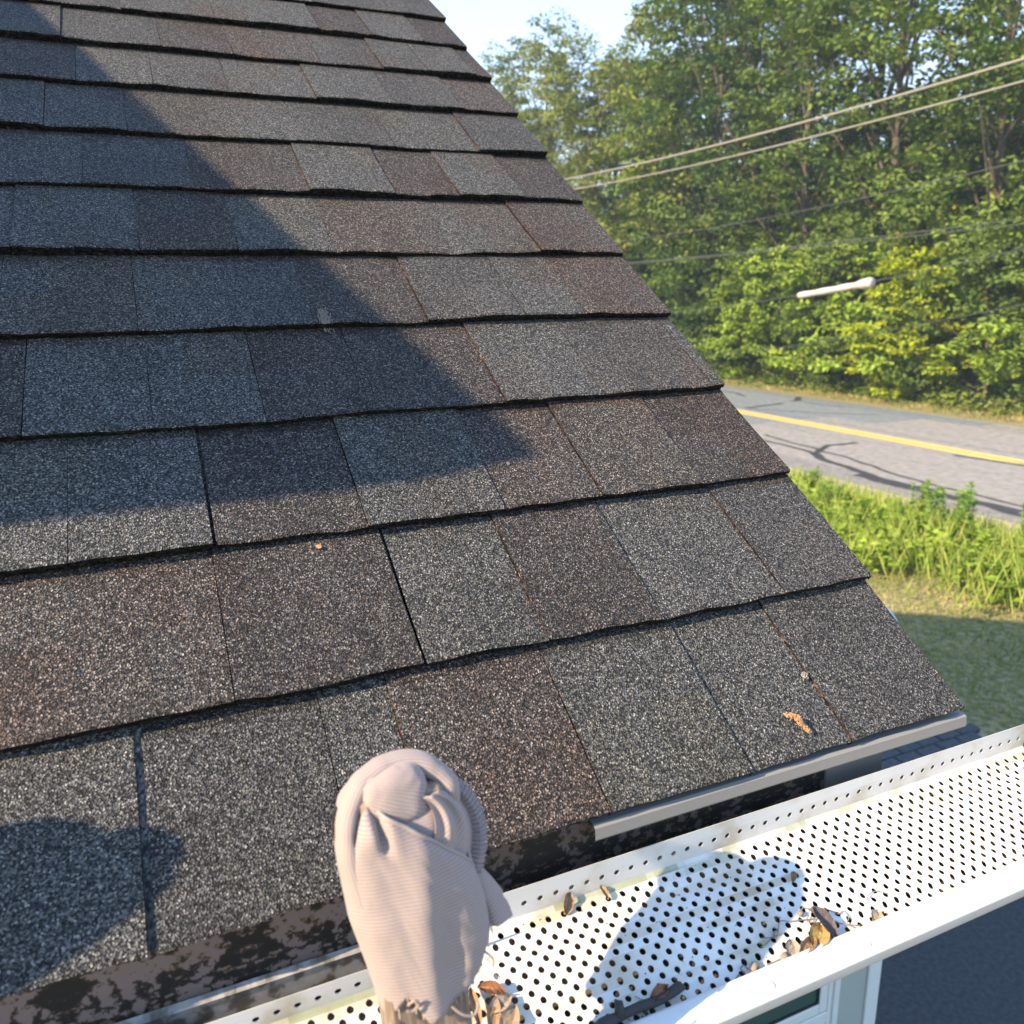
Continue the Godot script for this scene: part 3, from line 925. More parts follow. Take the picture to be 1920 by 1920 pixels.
	for i in 17:
		var row := []
		for j in 25:
			var g := j / 24.0; var f := i / 16.0
			var q: Vector3 = ga[i].lerp(gb[i], g)
			q.z += 2.7 * cos(TAU * 2.7 * (pow(g, .8) - 0.05 * f) + .6) * (0.3 + 0.7 * sin(PI * minf(f * 1.2, 1))) * sin(PI * clampf(g + .08, 0, 1)) + 6.0 * sin(PI * g)
			row.append(q)
		gr.append(row)
	var s5 := Sheet.new(); patch(s5, gr, 0.9)
	put("gathers", s5.mesh(true), M.cloth, rag)
	# the stitched, frilled hem along the outside of the gathers
	var fp := curve([Vector3(26, 111, 5), Vector3(33.5, 104.5, 2), Vector3(39.5, 93, 0), Vector3(41.5, 81, 0), Vector3(39.5, 70, 1), Vector3(35, 61, 3)], 120)
	var hr := []
	for e in 5:
		var row := []
		for i in 121:
			var f := i / 120.0
			var q: Vector3 = fp[i]
			var tn: Vector3 = (fp[mini(i + 1, 120)] - fp[maxi(i - 1, 0)]).normalized()
			var out := Vector3(0, 0, 1).cross(tn).normalized()
			var w: float = [-5.0, -2.5, 0.0, 2.6, 4.6][e]
			row.append(q + out * (w + 0.5 * sin(i * 1.9) * (e / 4.0)) + Vector3(0, 0, 3.4 - absf(w) * 0.6 + 1.1 * sin(i * 1.25 + e * 0.5)))
		hr.append(row)
	var s6 := Sheet.new(); patch(s6, hr, 1.2, 1.8)
	put("hem", s6.mesh(), M.cloth, rag)
	# loose corner hanging out on the right
	var lc := []
	var le := curve([Vector3(26, 70, 6), Vector3(31, 55, 4), Vector3(34, 42, 2), Vector3(37, 28, 0)], 12)
	var re := curve([Vector3(32, 68, 3), Vector3(42, 58.5, 0), Vector3(50, 46, -3), Vector3(54.5, 35, -4), Vector3(55.5, 26, -4)], 12)
	for i in 13:
		var row := []
		for j in 13:
			var g := j / 12.0
			var q: Vector3 = le[i].lerp(re[i], g)
			q.z += 5.0 * sin(PI * g) * (i / 12.0) - 3.0 * exp(-pow((g - 0.12) / 0.12, 2))
			q.y += 1.8 * wob2.get_noise_1d(g * 160.0) * (1.0 if i == 12 else 0.0)
			q.x += 1.8 * wob2.get_noise_1d(i * 19.0) * (1.0 if j == 12 else 0.0)
			row.append(q)
		lc.append(row)
	var s7 := Sheet.new(); patch(s7, lc, 0.45)
	put("loose_corner", s7.mesh(), M.cloth, rag)
	# fraying threads on the torn edge
	var s8 := Sheet.new()
	for q in [[Vector3(9, 4, 21), Vector3(14, -1, 23), Vector3(20, -3, 23), Vector3(23, 2, 22)], [Vector3(-13, 12, 20), Vector3(-10, 15, 23), Vector3(-8, 12, 22), Vector3(-11, 9, 21), Vector3(-14, 10, 21)], [Vector3(32, 22, 14), Vector3(36, 17, 15), Vector3(35, 13, 15)]]:
		var path := []
		for v in curve(q, 12): path.append(RL(v.x, v.y, v.z))
		tube(s8, path, [.0007], 6)
	for i in 16:
		var a := lerpf(-26, 38, i / 15.0) + rng.randf_range(-1, 1)
		var b := lookup(bot, a)
		var h := rng.randf_range(1.5, 3.5)
		tube(s8, [RL(a, b + 2, 20 - absf(a) * .25), RL(a + rng.randf_range(-1, 1), b - h, 20.5 - absf(a) * .25)], [.0005], 4)
	put("thread", s8.mesh(), M.cloth_back, rag)
	return rag

func build_ladder() -> void:
	var lad := thing("ladder", "wooden ladder rail leaning at the gutter, its top wrapped", "ladder")
	var up := Vector3(0, .9654, -.2607); var out := Vector3(0, .2607, .9654)
	var rail := Sheet.new()
	var ln := 3.1
	box(rail, Vector3(-.0215, -2.95, -.0125), Vector3(.0215, .112, .0125), .003)
	var rm := rail.mesh()
	var basis := Basis(Vector3.RIGHT, up, out)
	for x in [-.521, -1.1155]:
		var r := put("rail", rm, M.wood, lad)
		r.transform = Transform3D(basis, Vector3(x, .0085, .1005) + (up * .22 if x < -.6 else Vector3.ZERO))
	for i in 8:
		var s := Sheet.new()
		var o := Vector3(0, .0085, .1005) - up * (0.55 + i * 0.3)
		tube(s, [o + Vector3(-1.10, 0, 0), o + Vector3(-.53, 0, 0)], [.014], 10)
		put("rung", s.mesh(), M.wood, lad)
	var first := make_rag("beige ribbed rag wrapped and tucked round the ladder rail's top", Vector3(-.5205, .0085, .1005))
	first.scale = Vector3.ONE * .968
	var second := first.duplicate() as Node3D
	second.name = numbered("rag")
	add_child(second)
	second.position = Vector3(-1.115, .0085, .1005) + up * .22
	tag(second, "second beige rag, on the ladder's left rail out past the edge", "rag", "rags padding the ladder")

# ------------------------------------------------------------------ trees, shrubs and weeds

func add_leaf(s: Sheet, at: Vector3, dir: Vector3, nrm: Vector3, ln: float, wd: float, col: Color) -> void:
	var side := dir.cross(nrm).normalized() * wd * 0.5
	var b := at + dir * ln
	var m := at + dir * ln * 0.45
	s.p.append_array([at, m + side + nrm * wd * .14, b, at, b, m - side + nrm * wd * .14])
	s.c.append_array([col, col, col, col, col, col])

func leaf_mesh(s: Sheet) -> ArrayMesh:
	var arr := []
	arr.resize(Mesh.ARRAY_MAX)
	arr[Mesh.ARRAY_VERTEX] = s.p; arr[Mesh.ARRAY_COLOR] = s.c
	var m := ArrayMesh.new()
	m.add_surface_from_arrays(Mesh.PRIMITIVE_TRIANGLES, arr)
	return m

func rnd_dir() -> Vector3:
	var z := rng.randf_range(-1, 1); var a := rng.randf() * TAU; var q := sqrt(1 - z * z)
	return Vector3(q * cos(a), z, q * sin(a))

func crown(clumps: Array, n: int, size: float, pal: Array, droop := 0.2) -> ArrayMesh:   # clumps: [centre, radius]
	var s := Sheet.new()
	for cl in clumps:
		var hue: float = rng.randf()
		var sub := []   # sprays: flat fans of leaves at several heights in the clump
		for i in 9: sub.append([rnd_dir() * Vector3(1, .75, 1) * cl[1] * 0.8, rng.randf_range(.28, .5), rng.randf(), rnd_dir() * .35])
		for i in n:
			var d := rnd_dir()
			var sp: Array = sub[i % 9]
			var flat: Vector3 = d * Vector3(1, .26, 1) * cl[1] * sp[1] * pow(rng.randf(), 0.5)
			flat.y += flat.x * sp[3].x + flat.z * sp[3].z
			var at: Vector3 = cl[0] + sp[0] + flat
			var nrm: Vector3 = (rnd_dir() * 0.55 + Vector3(0, 0.9, 0) + sp[3] + d * 0.3).normalized()
			var dir := (d + rnd_dir() * 0.8 + Vector3(0, -droop, 0)).normalized()
			dir = (dir - nrm * dir.dot(nrm) * 0.8).normalized()
			var k := clampf(hue * 0.4 + sp[2] * 0.35 + rng.randf() * 0.3, 0, 1)
			var col: Color = pal[0].lerp(pal[1], k)
			if rng.randf() < 0.012: col = pal[2]
			add_leaf(s, at, dir, nrm, size * rng.randf_range(0.75, 1.35), size * rng.randf_range(0.5, 0.85), col)
	return leaf_mesh(s)

func tree_model(h: float, r: float, low: float, n_clumps: int, n_leaf: int, leaf: float, pal: Array, thin := 0.0) -> Array:   # [crown mesh, trunk mesh]
	var clumps := []
	var tr := Sheet.new()
	var lean := Vector3(rng.randf_range(-.6, .6), 0, rng.randf_range(-.6, .6))
	var spine := curve([Vector3.ZERO, Vector3(rng.randf_range(-.2, .2), h * .3, rng.randf_range(-.2, .2)), lean * .6 + Vector3(0, h * .62, 0), lean + Vector3(0, h * .93, 0)], 10)
	var rad := []
	for i in 11: rad.append(lerpf(h * 0.013, h * 0.0022, pow(i / 10.0, .8)))
	tube(tr, spine, rad, 9)
	for i in n_clumps:
		var f := lerpf(low, 1.0, pow((i + rng.randf()) / n_clumps, 0.85))
		var sp: Vector3 = spine[clampi(int(f * 10), 0, 10)]
		var prof := sqrt(maxf(0.06, 1.0 - pow((f - lerpf(low, 1, .38)) / (1.0 - low) * 1.45, 2)))
		var a := i * 2.399 + rng.randf() * 0.9
		var reach := r * prof * rng.randf_range(0.35, 1.0)
		var at := Vector3(sp.x + cos(a) * reach, h * f + rng.randf_range(-.3, .3), sp.z + sin(a) * reach)
		var cr := r * rng.randf_range(0.26, 0.42) * (0.75 + 0.25 * prof)
		clumps.append([at, cr])
		if i % 2 == 0 or thin > 0:
			var from: Vector3 = spine[clampi(int(f * 10 - 1.6), 1, 9)]
			tube(tr, curve([from, from.lerp(at, .5) + Vector3(0, .25, 0), at], 4), [h * .0042, h * .003, h * .0022, h * .0014, h * .0008], 5, Color.WHITE, 1.0, false)
	return [crown(clumps, n_leaf, leaf, pal), tr.mesh(true)]

func plant(model: Array, called: String, label: String, category: String, at: Vector3, scale: float, turn: float, group := "", squash := 1.0) -> void:
	var t := thing(called, label, category, at, group)
	t.rotation.y = turn
	t.scale = Vector3(scale, scale * squash, scale)
	put("crown", model[0], M.leaf, t)
	put("trunk" if category == "tree" else "stem", model[1], M.bark, t)

func build_trees() -> void:
	var olive := [Color(.09, .112, .022), Color(.27, .295, .07), Color(.24, .18, .03)]
	var green := [Color(.05, .09, .02), Color(.19, .255, .06), Color(.22, .18, .03)]
	var deep := [Color(.028, .06, .02), Color(.11, .175, .05), Color(.12, .11, .02)]
	var lime := [Color(.10, .165, .02), Color(.31, .41, .06), Color(.36, .27, .03)]
	var tall := [
		tree_model(16, 4.2, .24, 54, 450, .18, olive),
		tree_model(16, 3.8, .18, 50, 430, .17, green),
		tree_model(16, 4.0, .22, 34, 340, .17, deep),
		tree_model(16, 3.4, .12, 48, 430, .17, green)]
	var sparse := tree_model(16, 2.6, .4, 26, 40, .18, deep, 1.0)
	var cedar := tree_model(10, 1.7, .08, 34, 300, .13, [Color(.018, .045, .008), Color(.045, .085, .015), Color(.07, .09, .015)])
	var bush := [
		tree_model(4, 2.0, .06, 22, 420, .14, lime),
		tree_model(4, 2.1, .05, 22, 420, .13, green),
		tree_model(4, 2.0, .05, 20, 400, .13, deep),
		tree_model(4, 1.8, .06, 22, 400, .15, [Color(.15, .2, .012), Color(.38, .43, .035), Color(.4, .28, .025)])]
	var g := GROUND
	var row := [
		# model, x, z, height, label
		[4, 20.0, -60.0, 20.5, "thin sparse tree whose twigs show above the upper rake edge"],
		[0, 20.5, -50.5, 15.2, "tree with a ragged olive crown just right of the rake, under the open sky"],
		[0, 20.2, -43.2, 16.9, "tall olive tree whose pointed top stands highest against the sky"],
		[0, 19.8, -46.0, 12.6, "lower olive tree tucked against the rake under the pointed one"],
		[1, 21.4, -47.5, 14.4, "green tree between the first two olive ones, skyline at the left"],
		[3, 23.5, -41.0, 15.0, "dark tree in the notch between the olive treetops"],
		[0, 20.8, -38.6, 14.4, "wide olive-crowned tree where the upper wires leave the rake"],
		[1, 24.0, -37.0, 14.6, "green tree behind the olive ones, its top in a dip of the skyline"],
		[0, 22.4, -31.2, 18.0, "tall yellow-green tree at the right edge of the open sky"],
		[1, 21.0, -28.6, 16.6, "leafy green tree above the middle of the wires"],
		[2, 23.8, -29.5, 18.0, "open-crowned tree with sky showing between its limbs"],
		[2, 22.0, -26.2, 19.0, "dark tree with a long bare trunk crossing the upper wires"],
		[3, 21.2, -23.2, 13.0, "leafy tree below the wires, left of the white wire tube"],
		[2, 24.6, -23.6, 19.5, "tall thin-leaved tree in the top right, sky behind it"],
		[1, 22.4, -20.6, 17.5, "full green tree above the white wire tube"],
		[1, 22.6, -17.2, 16.0, "green tree at the far right, beyond the bright shrubs"],
		[3, 25.0, -14.0, 17.0, "tree past the right edge of the shrubs"],
		[3, 27.5, -33.0, 10.0, "dark tree deep in the wood behind the olive trees"],
		[2, 28.5, -27.0, 10.0, "dark tree deep in the wood behind the bare trunk"],
		[1, 29.0, -22.0, 9.0, "dark tree deep in the wood at the right"],
		[1, 28.0, -40.0, 12.0, "green tree deep in the wood at the left"]]
	for t in row:
		var model: Array = sparse if t[0] == 4 else tall[t[0]]
		plant(model, "tree", t[4], "tree", Vector3(t[1], g, t[2]), t[3] / 16.0, rng.randf() * TAU, "trees across the road")
	plant(cedar, "cedar_tree", "narrow dark green cedar in front of the pale trees", "tree", Vector3(21.4, g, -32.6), 1.22, 1.0)
	var shrubs := [
		[2, 20.9, -35.0, 1.35, "dark shrub by the rake, furthest along the far verge"], [2, 20.6, -31.2, 1.2, "dark green shrub at the end of the visible road"],
		[1, 21.6, -28.6, 1.5, "green shrub behind the dark ones, under the lowest wire"], [2, 20.6, -27.6, 1.0, "dark shrub left of the bright ones"],
		[0, 20.7, -24.9, 1.05, "lime-green shrub, leftmost of the bright ones"], [0, 21.3, -22.6, 1.25, "lime-green shrub under the left end of the white tube"],
		[1, 20.6, -21.6, .85, "mid-green shrub between two lime ones at the verge"], [0, 20.9, -19.9, 1.25, "lime-green shrub under the right end of the white tube"],
		[3, 20.4, -17.3, 1.0, "yellow-leaved shrub close to the verge at the right"], [0, 21.9, -17.6, 1.45, "tall lime shrub behind the yellow-leaved one"],
		[1, 21.0, -15.4, 1.2, "green shrub right of the yellow-leaved one"], [0, 21.2, -13.0, 1.2, "lime shrub beyond the right edge of the yellow one"],
		[1, 22.8, -25.6, 1.7, "tall green shrub filling the gap behind the lime ones"], [1, 23.4, -20.2, 1.8, "tall green shrub right behind the white tube"],
		[2, 22.6, -31.6, 1.8, "tall dark shrub under the cedar"], [1, 22.4, -37.5, 1.9, "tall green shrub where the lower wires meet the rake"],
		[3, 21.8, -35.6, 1.1, "yellow-green sapling beside the bare thin trunk"]]
	for t in [[26.5, -17.0, 2.0, "dark shrub deep in the wood past the right edge"], [27.0, -20.5, 2.2, "dark shrub deep in the wood behind the yellow one"], [26.0, -23.8, 2.1, "dark shrub deep in the wood behind the white tube"],
			[26.8, -27.2, 2.2, "dark shrub deep in the wood behind the lime ones"], [26.0, -30.6, 2.2, "dark shrub deep in the wood below the cedar"], [26.5, -34.5, 2.2, "dark shrub deep in the wood left of the cedar"], [26.0, -39.0, 2.3, "dark shrub deep in the wood by the rake"], [25.0, -44.0, 2.3, "dark shrub furthest in the wood along the rake"],
			[30.5, -25.5, 2.8, "tall dark thicket in the wood's back, right half"], [30.5, -19.0, 2.8, "tall dark thicket in the wood's back, far right"], [31.0, -33.0, 2.8, "tall dark thicket in the wood's back, middle"], [31.0, -41.0, 2.8, "tall dark thicket in the wood's back, left"]]:
		shrubs.append([2, t[0], t[1], t[2], t[3]])
	for t in shrubs:
		plant(bush[t[0]], "shrub", t[4], "shrub", Vector3(t[1], g, t[2]), t[3], rng.randf() * TAU, "shrubs along the far verge")
	# undergrowth along the far verge, nobody could count
	var s := Sheet.new()
	for i in 9000:
		var z := rng.randf_range(-46, -8)
		var x := 19.6 + 0.5 * wob.get_noise_1d(z * 60.0) + absf(rng.randfn()) * 0.9
		var h := 0.55 * smoothstep(19.2, 20.6, x) * rng.randf() + .03
		var d := rnd_dir()
		add_leaf(s, Vector3(x, g + h, z), Vector3(d.x, .4, d.z).normalized(), (rnd_dir() * .6 + Vector3.UP).normalized(), rng.randf_range(.1, .24), rng.randf_range(.06, .14), Color(.06, .1, .02).lerp(Color(.2, .24, .05), rng.randf()))
	for i in 9000:
		var z := rng.randf_range(-46, -6)
		var x := 18.55 + 1.5 * sqrt(rng.randf()) + .3 * wob.get_noise_1d(z * 90.0)
		var d := rnd_dir()
		var dry := clampf(.6 + 1.2 * wob.get_noise_2d(x * 70, z * 40), 0, 1)
		add_leaf(s, Vector3(x, g, z), Vector3(d.x, .9, d.z).normalized(), Vector3(d.z, .6, -d.x).normalized(), rng.randf_range(.08, .22), .03, Color(.1, .15, .03).lerp(Color(.3, .24, .1), dry))
	tag(put("undergrowth", leaf_mesh(s), M.leaf, null, "stuff"), "low green undergrowth along the far verge", "undergrowth")
	# weeds between the lawn and the near verge
	var w := Sheet.new()
	for i in 22000:
		var z := rng.randf_range(-12.6, -4.6)
		var x := rng.randf_range(6.4, 9.6)
		var edge_n := smoothstep(6.6, 7.3, x + 0.9 * wob.get_noise_1d(z * 60.0) + 0.4 * wob.get_noise_1d(z * 220.0) - (z + 6.0) * 0.18)
		if rng.randf() > edge_n * clampf(.75 + 1.6 * wob.get_noise_2d(x * 110.0 + 40, z * 110.0), .12, 1): continue
		var h := pow(rng.randf(), .6) * (0.34 + 0.34 * wob.get_noise_2d(x * 80.0, z * 80.0) + 0.2 * wob.get_noise_2d(x * 210.0, z * 210.0)) * smoothstep(9.6, 8.2, x) * .8 + .02
		var d := rnd_dir()
		var pale := clampf(.5 + 1.2 * wob.get_noise_2d(x * 50 + 90, z * 50) + rng.randf_range(-.25, .25), 0, 1)
		add_leaf(w, Vector3(x, g + h + .02, z), Vector3(d.x, .2, d.z).normalized(), (rnd_dir() * .55 + Vector3.UP).normalized(), rng.randf_range(.07, .15), rng.randf_range(.04, .09), Color(.075, .14, .016).lerp(Color(.30, .38, .055), pale))
	for i in 5200:
		var z := rng.randf_range(-12.0, -4.4); var x := rng.randf_range(6.3, 9.9)
		if rng.randf() > smoothstep(6.0, 7.4, x + 1.0 * wob.get_noise_1d(z * 60.0) - (z + 6.0) * 0.18): continue
		var d := rnd_dir()
		add_leaf(w, Vector3(x, g + .02, z), Vector3(d.x * .45, 1, d.z * .45).normalized(), Vector3(d.z, .3, -d.x).normalized(), rng.randf_range(.2, .62) * smoothstep(10.4, 8.4, x) + .05, .016, Color(.14, .22, .03).lerp(Color(.36, .38, .11), rng.randf()))
	tag(put("weed_patch", leaf_mesh(w), M.leaf, null, "stuff"), "bright green leafy weeds beside the near road edge", "weeds")
	# taller feathery weeds, each one a plant
	var fea := Sheet.new(); var stalk := Sheet.new()
	for k in 9:
		var b := Vector3(rng.randf_range(-.3, .3), 0, rng.randf_range(-.3, .3))
		var tp := b + Vector3(rng.randf_range(-.2, .2), rng.randf_range(.7, 1.05), rng.randf_range(-.2, .2))
		tube(stalk, [b, b.lerp(tp, .5) + Vector3(.02, 0, .02), tp], [.008, .006, .003], 5)
		for i in 90:
			var f := pow(rng.randf(), .7)
			var a := rng.randf() * TAU
			add_leaf(fea, b.lerp(tp, f), Vector3(cos(a), .45, sin(a)).normalized(), (Vector3.UP + rnd_dir() * .5).normalized(), rng.randf_range(.09, .2) * (1.2 - f * .6), .035, Color(.1, .2, .03).lerp(Color(.24, .36, .07), rng.randf()))
	var fm := [leaf_mesh(fea), stalk.mesh()]
	var fw := [[8.8, -9.3, .55, "feathery weed standing in the middle of the leafy patch"],
		[9.1, -7.3, .7, "feathery weed in front of the road's tarry edge, at the right"], [8.7, -6.6, .85, "tallest feathery weed, right edge by the road"], [9.4, -6.0, .7, "feathery weed close to the road, far right"], [8.2, -8.2, .6, "small feathery weed within the leafy patch"]]
	for t in fw:
		plant(fm, "weed", t[3], "plant", Vector3(t[0], g, t[1]), t[2], rng.randf() * TAU, "feathery weeds")
	# mown grass near the house
	var gs := Sheet.new()
	for i in 20000:
		var z := rng.randf_range(-8.5, -1.5); var x := rng.randf_range(4.9, 9.2)
		var d := rnd_dir()
		var dry := clampf(.55 + 1.3 * wob.get_noise_2d(x * 60, z * 60), 0, 1)
		add_leaf(gs, Vector3(x, g, z), Vector3(d.x * .6, 1, d.z * .6).normalized(), Vector3(d.z, .5, -d.x).normalized(), rng.randf_range(.03, .07), .012, Color(.15, .2, .035).lerp(Color(.44, .37, .16), dry))
	tag(put("lawn_grass", leaf_mesh(gs), M.leaf, null, "stuff"), "short patchy grass on the lawn", "grass")

# ------------------------------------------------------------------ wires, poles

func build_wires() -> void:
	var zs := [-40.0, 4.0]
	var far := thing("utility_pole", "wooden utility pole hidden beyond the roof, end of the wires", "utility pole", Vector3(9, GROUND, zs[0] - .1))
	var s := Sheet.new(); tube(s, [Vector3.ZERO, Vector3(0, 10.0, 0)], [.15, .11], 14)
	put("post", s.mesh(true), M.pole, far)
	put("crossarm", box_mesh(Vector3(-.9, 9.2, -.06), Vector3(.9, 9.32, .06), .01), M.pole, far)
	var near := far.duplicate() as Node3D
	near.name = numbered("utility_pole"); add_child(near)
	near.position = Vector3(9, GROUND, zs[1] + .1)
	tag(near, "wooden utility pole out to the right, near end of the wires", "utility pole")
	var list := [
		["thick pale utility wire, uppermost of all", 2.945, .00275, -8.6, .017, M.wire],
		["pale utility wire just under the uppermost one", 2.70, .0027, -8.9, .013, M.wire],
		["thin grey wire below the two pale ones, in front of dark foliage", 1.57, .0045, -14.2, .006, M.wire_dark],
		["dark wire of the close pair across the middle, upper one", 1.10, .0019, -13.0, .007, M.wire_dark],
		["dark wire of the close pair across the middle, lower one", 1.075, .0013, -12.5, .006, M.wire_dark],
		["low dark wire that runs into the white tube", -.06, .0066, -18.0, .0065, M.wire_dark],
		["faint lowest wire over the dark shrubs by the road", -1.40, .0057, -23.0, .0045, M.wire_dark]]
	for w in list:
		var path := []
		for i in 81:
			var z := lerpf(zs[0], zs[1], i / 80.0)
			path.append(Vector3(9, w[1] + w[2] * (z - w[3]) * (z - w[3]), z))
		var t := Sheet.new(); tube(t, path, [w[4]], 7)
		tag(put("utility_wire", t.mesh(true), w[5]), w[0], "wire", "utility wires above the road")
	var tp := []; var tr := []
	for i in 25:
		var z := lerpf(-10.05, -8.6, i / 24.0)
		tp.append(Vector3(9, -.06 + .0066 * (z + 18.0) * (z + 18.0) - .01, z))
		tr.append(.050 + .004 * sin(i * .9) + .022 * smoothstep(.78, .9, i / 24.0))
	var u := Sheet.new(); tube(u, tp, tr, 14)
	tag(put("wire_guard", u.mesh(true), M.tube), "white plastic tube slipped over a low wire, one end flared", "wire cover")

# ------------------------------------------------------------------ leaves, twigs and specks

func guard_at(x: float, z: float, h := 0.001) -> Vector3:
	return Vector3(x, -0.0535 - GUARD_SLOPE * (z - 0.0055) - .0016 + h, z)

func dry_leaf(ln: float, wd: float, curl: float, c0: Color, c1: Color, lobes := 0) -> ArrayMesh:
	var s := Sheet.new()
	var rows := []; var cols := []; var back := []
	for i in 11:
		var f := i / 10.0
		var half := wd * .5 * pow(sin(PI * clampf(f * .96 + .02, 0, 1)), .75) * (1.0 + (0.35 * sin(f * TAU * lobes) if lobes else 0.0))
		var row := []; var cr := []; var br := []
		for j in 7:
			var g := (j - 3) / 3.0
			var y := curl * (g * g * .5 + .35 * sin(f * PI)) * wd + .0012 * wob.get_noise_2d(f * 200, g * 90)
			var q := Vector3((f - .5) * ln, y, g * half)
			row.append(q); br.append(q - Vector3(0, .0005, 0))
			cr.append(c0.lerp(c1, clampf(.5 + .9 * wob.get_noise_2d(f * 170 + ln * 4000, g * 70), 0, 1)) * (0.7 if j == 3 else 1.0))
		rows.append(row); cols.append(cr); back.append(br)
	grid(s, rows, cols)
	grid(s, back, cols, [], true)
	return s.mesh()

func lay(called: String, label: String, category: String, m: Mesh, material: Material, at: Vector3, turn: float, group := "", tilt := Vector3.ZERO) -> void:
	var o := put(called, m, material)
	tag(o, label, category, group)
	o.position = at
	o.basis = Basis(Vector3.RIGHT, atan(GUARD_SLOPE)) * Basis(Vector3.UP, turn) * Basis.from_euler(tilt)

func build_debris() -> void:
	var tan0 := Color(.34, .19, .09); var tan1 := Color(.5, .33, .18)
	var red0 := Color(.3, .1, .035); var red1 := Color(.45, .2, .08)
	var pale0 := Color(.46, .34, .24); var pale1 := Color(.6, .48, .36)
	lay("leaf", "tan dry leaf standing up at the guard's fold, left one", "leaf", dry_leaf(.015, .009, .5, tan0, tan1), M.dry_leaf, guard_at(-.391, .0075, .004), 1.3, "dry leaves on the gutter guard", Vector3(.5, 0, .5))
	lay("leaf", "small tan leaf at the guard's fold, right of the upright one", "leaf", dry_leaf(.011, .004, .8, tan0, tan1), M.dry_leaf, guard_at(-.361, .0085, .003), 1.7, "dry leaves on the gutter guard")
	lay("leaf", "reddish curled leaf at the joint of the guard panels", "leaf", dry_leaf(.018, .008, .8, red0, red1), M.dry_leaf, guard_at(-.4615, .0405, .004), -.5, "dry leaves on the gutter guard")
	lay("leaf", "long brown leaf lying along the panel joint", "leaf", dry_leaf(.025, .009, .5, tan0, tan1), M.dry_leaf, guard_at(-.4652, .053, .003), 1.2, "dry leaves on the gutter guard")
	lay("leaf", "pale tan leaf under the reddish one", "leaf", dry_leaf(.018, .010, .5, pale0, pale1), M.dry_leaf, guard_at(-.459, .0485, .003), .3, "dry leaves on the gutter guard")
	lay("leaf", "pale leaf at the bottom edge, right of the ladder rail", "leaf", dry_leaf(.022, .012, .4, pale0, tan1), M.dry_leaf, guard_at(-.4575, .0590, .003), .8, "dry leaves on the gutter guard")
	lay("leaf", "thin upright leaf beside the ladder rail", "leaf", dry_leaf(.024, .006, .8, tan0, tan1), M.dry_leaf, guard_at(-.4745, .0455, .003), 1.5, "dry leaves on the gutter guard")
	lay("leaf", "large dark grey-brown leaf piled against the gutter's lip", "leaf", dry_leaf(.024, .015, .5, Color(.12, .09, .085), Color(.2, .15, .14)), M.dry_leaf, guard_at(-.2195, .0735, .006), 1.9, "dry leaves on the gutter guard", Vector3(.3, 0, .2))
	lay("leaf", "orange leaf in front of the large dark one", "leaf", dry_leaf(.022, .014, .5, Color(.5, .3, .1), Color(.62, .4, .12)), M.dry_leaf, guard_at(-.2285, .0790, .005), .6, "dry leaves on the gutter guard")
	lay("leaf", "yellow leaf scrap at the lip below the large dark leaf", "leaf", dry_leaf(.014, .010, .3, Color(.6, .42, .08), Color(.66, .5, .16)), M.dry_leaf, guard_at(-.2265, .0825, .006), .2, "dry leaves on the gutter guard")
	lay("leaf", "brown rolled leaf against the lip, left of the yellow scrap", "leaf", dry_leaf(.020, .008, 1.0, red0, tan1), M.dry_leaf, guard_at(-.2405, .0815, .004), .3, "dry leaves on the gutter guard")
	lay("leaf", "pale pinkish leaf scrap, leftmost of the pile at the lip", "leaf", dry_leaf(.016, .011, .4, pale0, pale1), M.dry_leaf, guard_at(-.252, .0800, .004), 1.0, "dry leaves on the gutter guard")
	lay("leaf", "tan round leaf scrap, alone by the lip at the right", "leaf", dry_leaf(.011, .009, .5, tan1, pale1), M.dry_leaf, guard_at(-.1735, .0800, .003), .5, "dry leaves on the gutter guard")
	lay("leaf", "small tan scrap at the right edge of the rag's shadow", "leaf", dry_leaf(.009, .005, .8, tan1, pale0), M.dry_leaf, guard_at(-.2155, .0385, .002), .9, "dry leaves on the gutter guard")
	lay("leaf", "red-brown leaf lying on the black twig", "leaf", dry_leaf(.017, .008, .9, red0, Color(.4, .2, .11)), M.dry_leaf, guard_at(-.3580, .0745, .004), .2, "dry leaves on the gutter guard")
	# the black twig
	var tw := Sheet.new()
	tube(tw, curve([guard_at(-.412, .0795, .004), guard_at(-.394, .0782, .005), guard_at(-.376, .0772, .005), guard_at(-.358, .0777, .005), guard_at(-.3415, .0752, .005)], 20), [.0027, .0028, .0036, .0046, .0044, .0036, .0031, .0031, .0031, .003, .0031, .0032, .0031, .0032, .0031, .003, .0031, .0032, .0034, .0036, .0034], 9)
	tube(tw, [guard_at(-.389, .0785, .006), guard_at(-.388, .0745, .011), guard_at(-.3895, .0722, .010)], [.0036, .0030, .0008], 7)
	tube(tw, [guard_at(-.3425, .0752, .006), guard_at(-.3395, .0772, .005)], [.0028, .0016], 7)
	tube(tw, [guard_at(-.372, .0778, .004), guard_at(-.3705, .0812, .003)], [.0022, .0012], 6)
	tag(put("twig", tw.mesh(true), M.twig), "black knobbly twig lying along the gutter's lip", "twig")
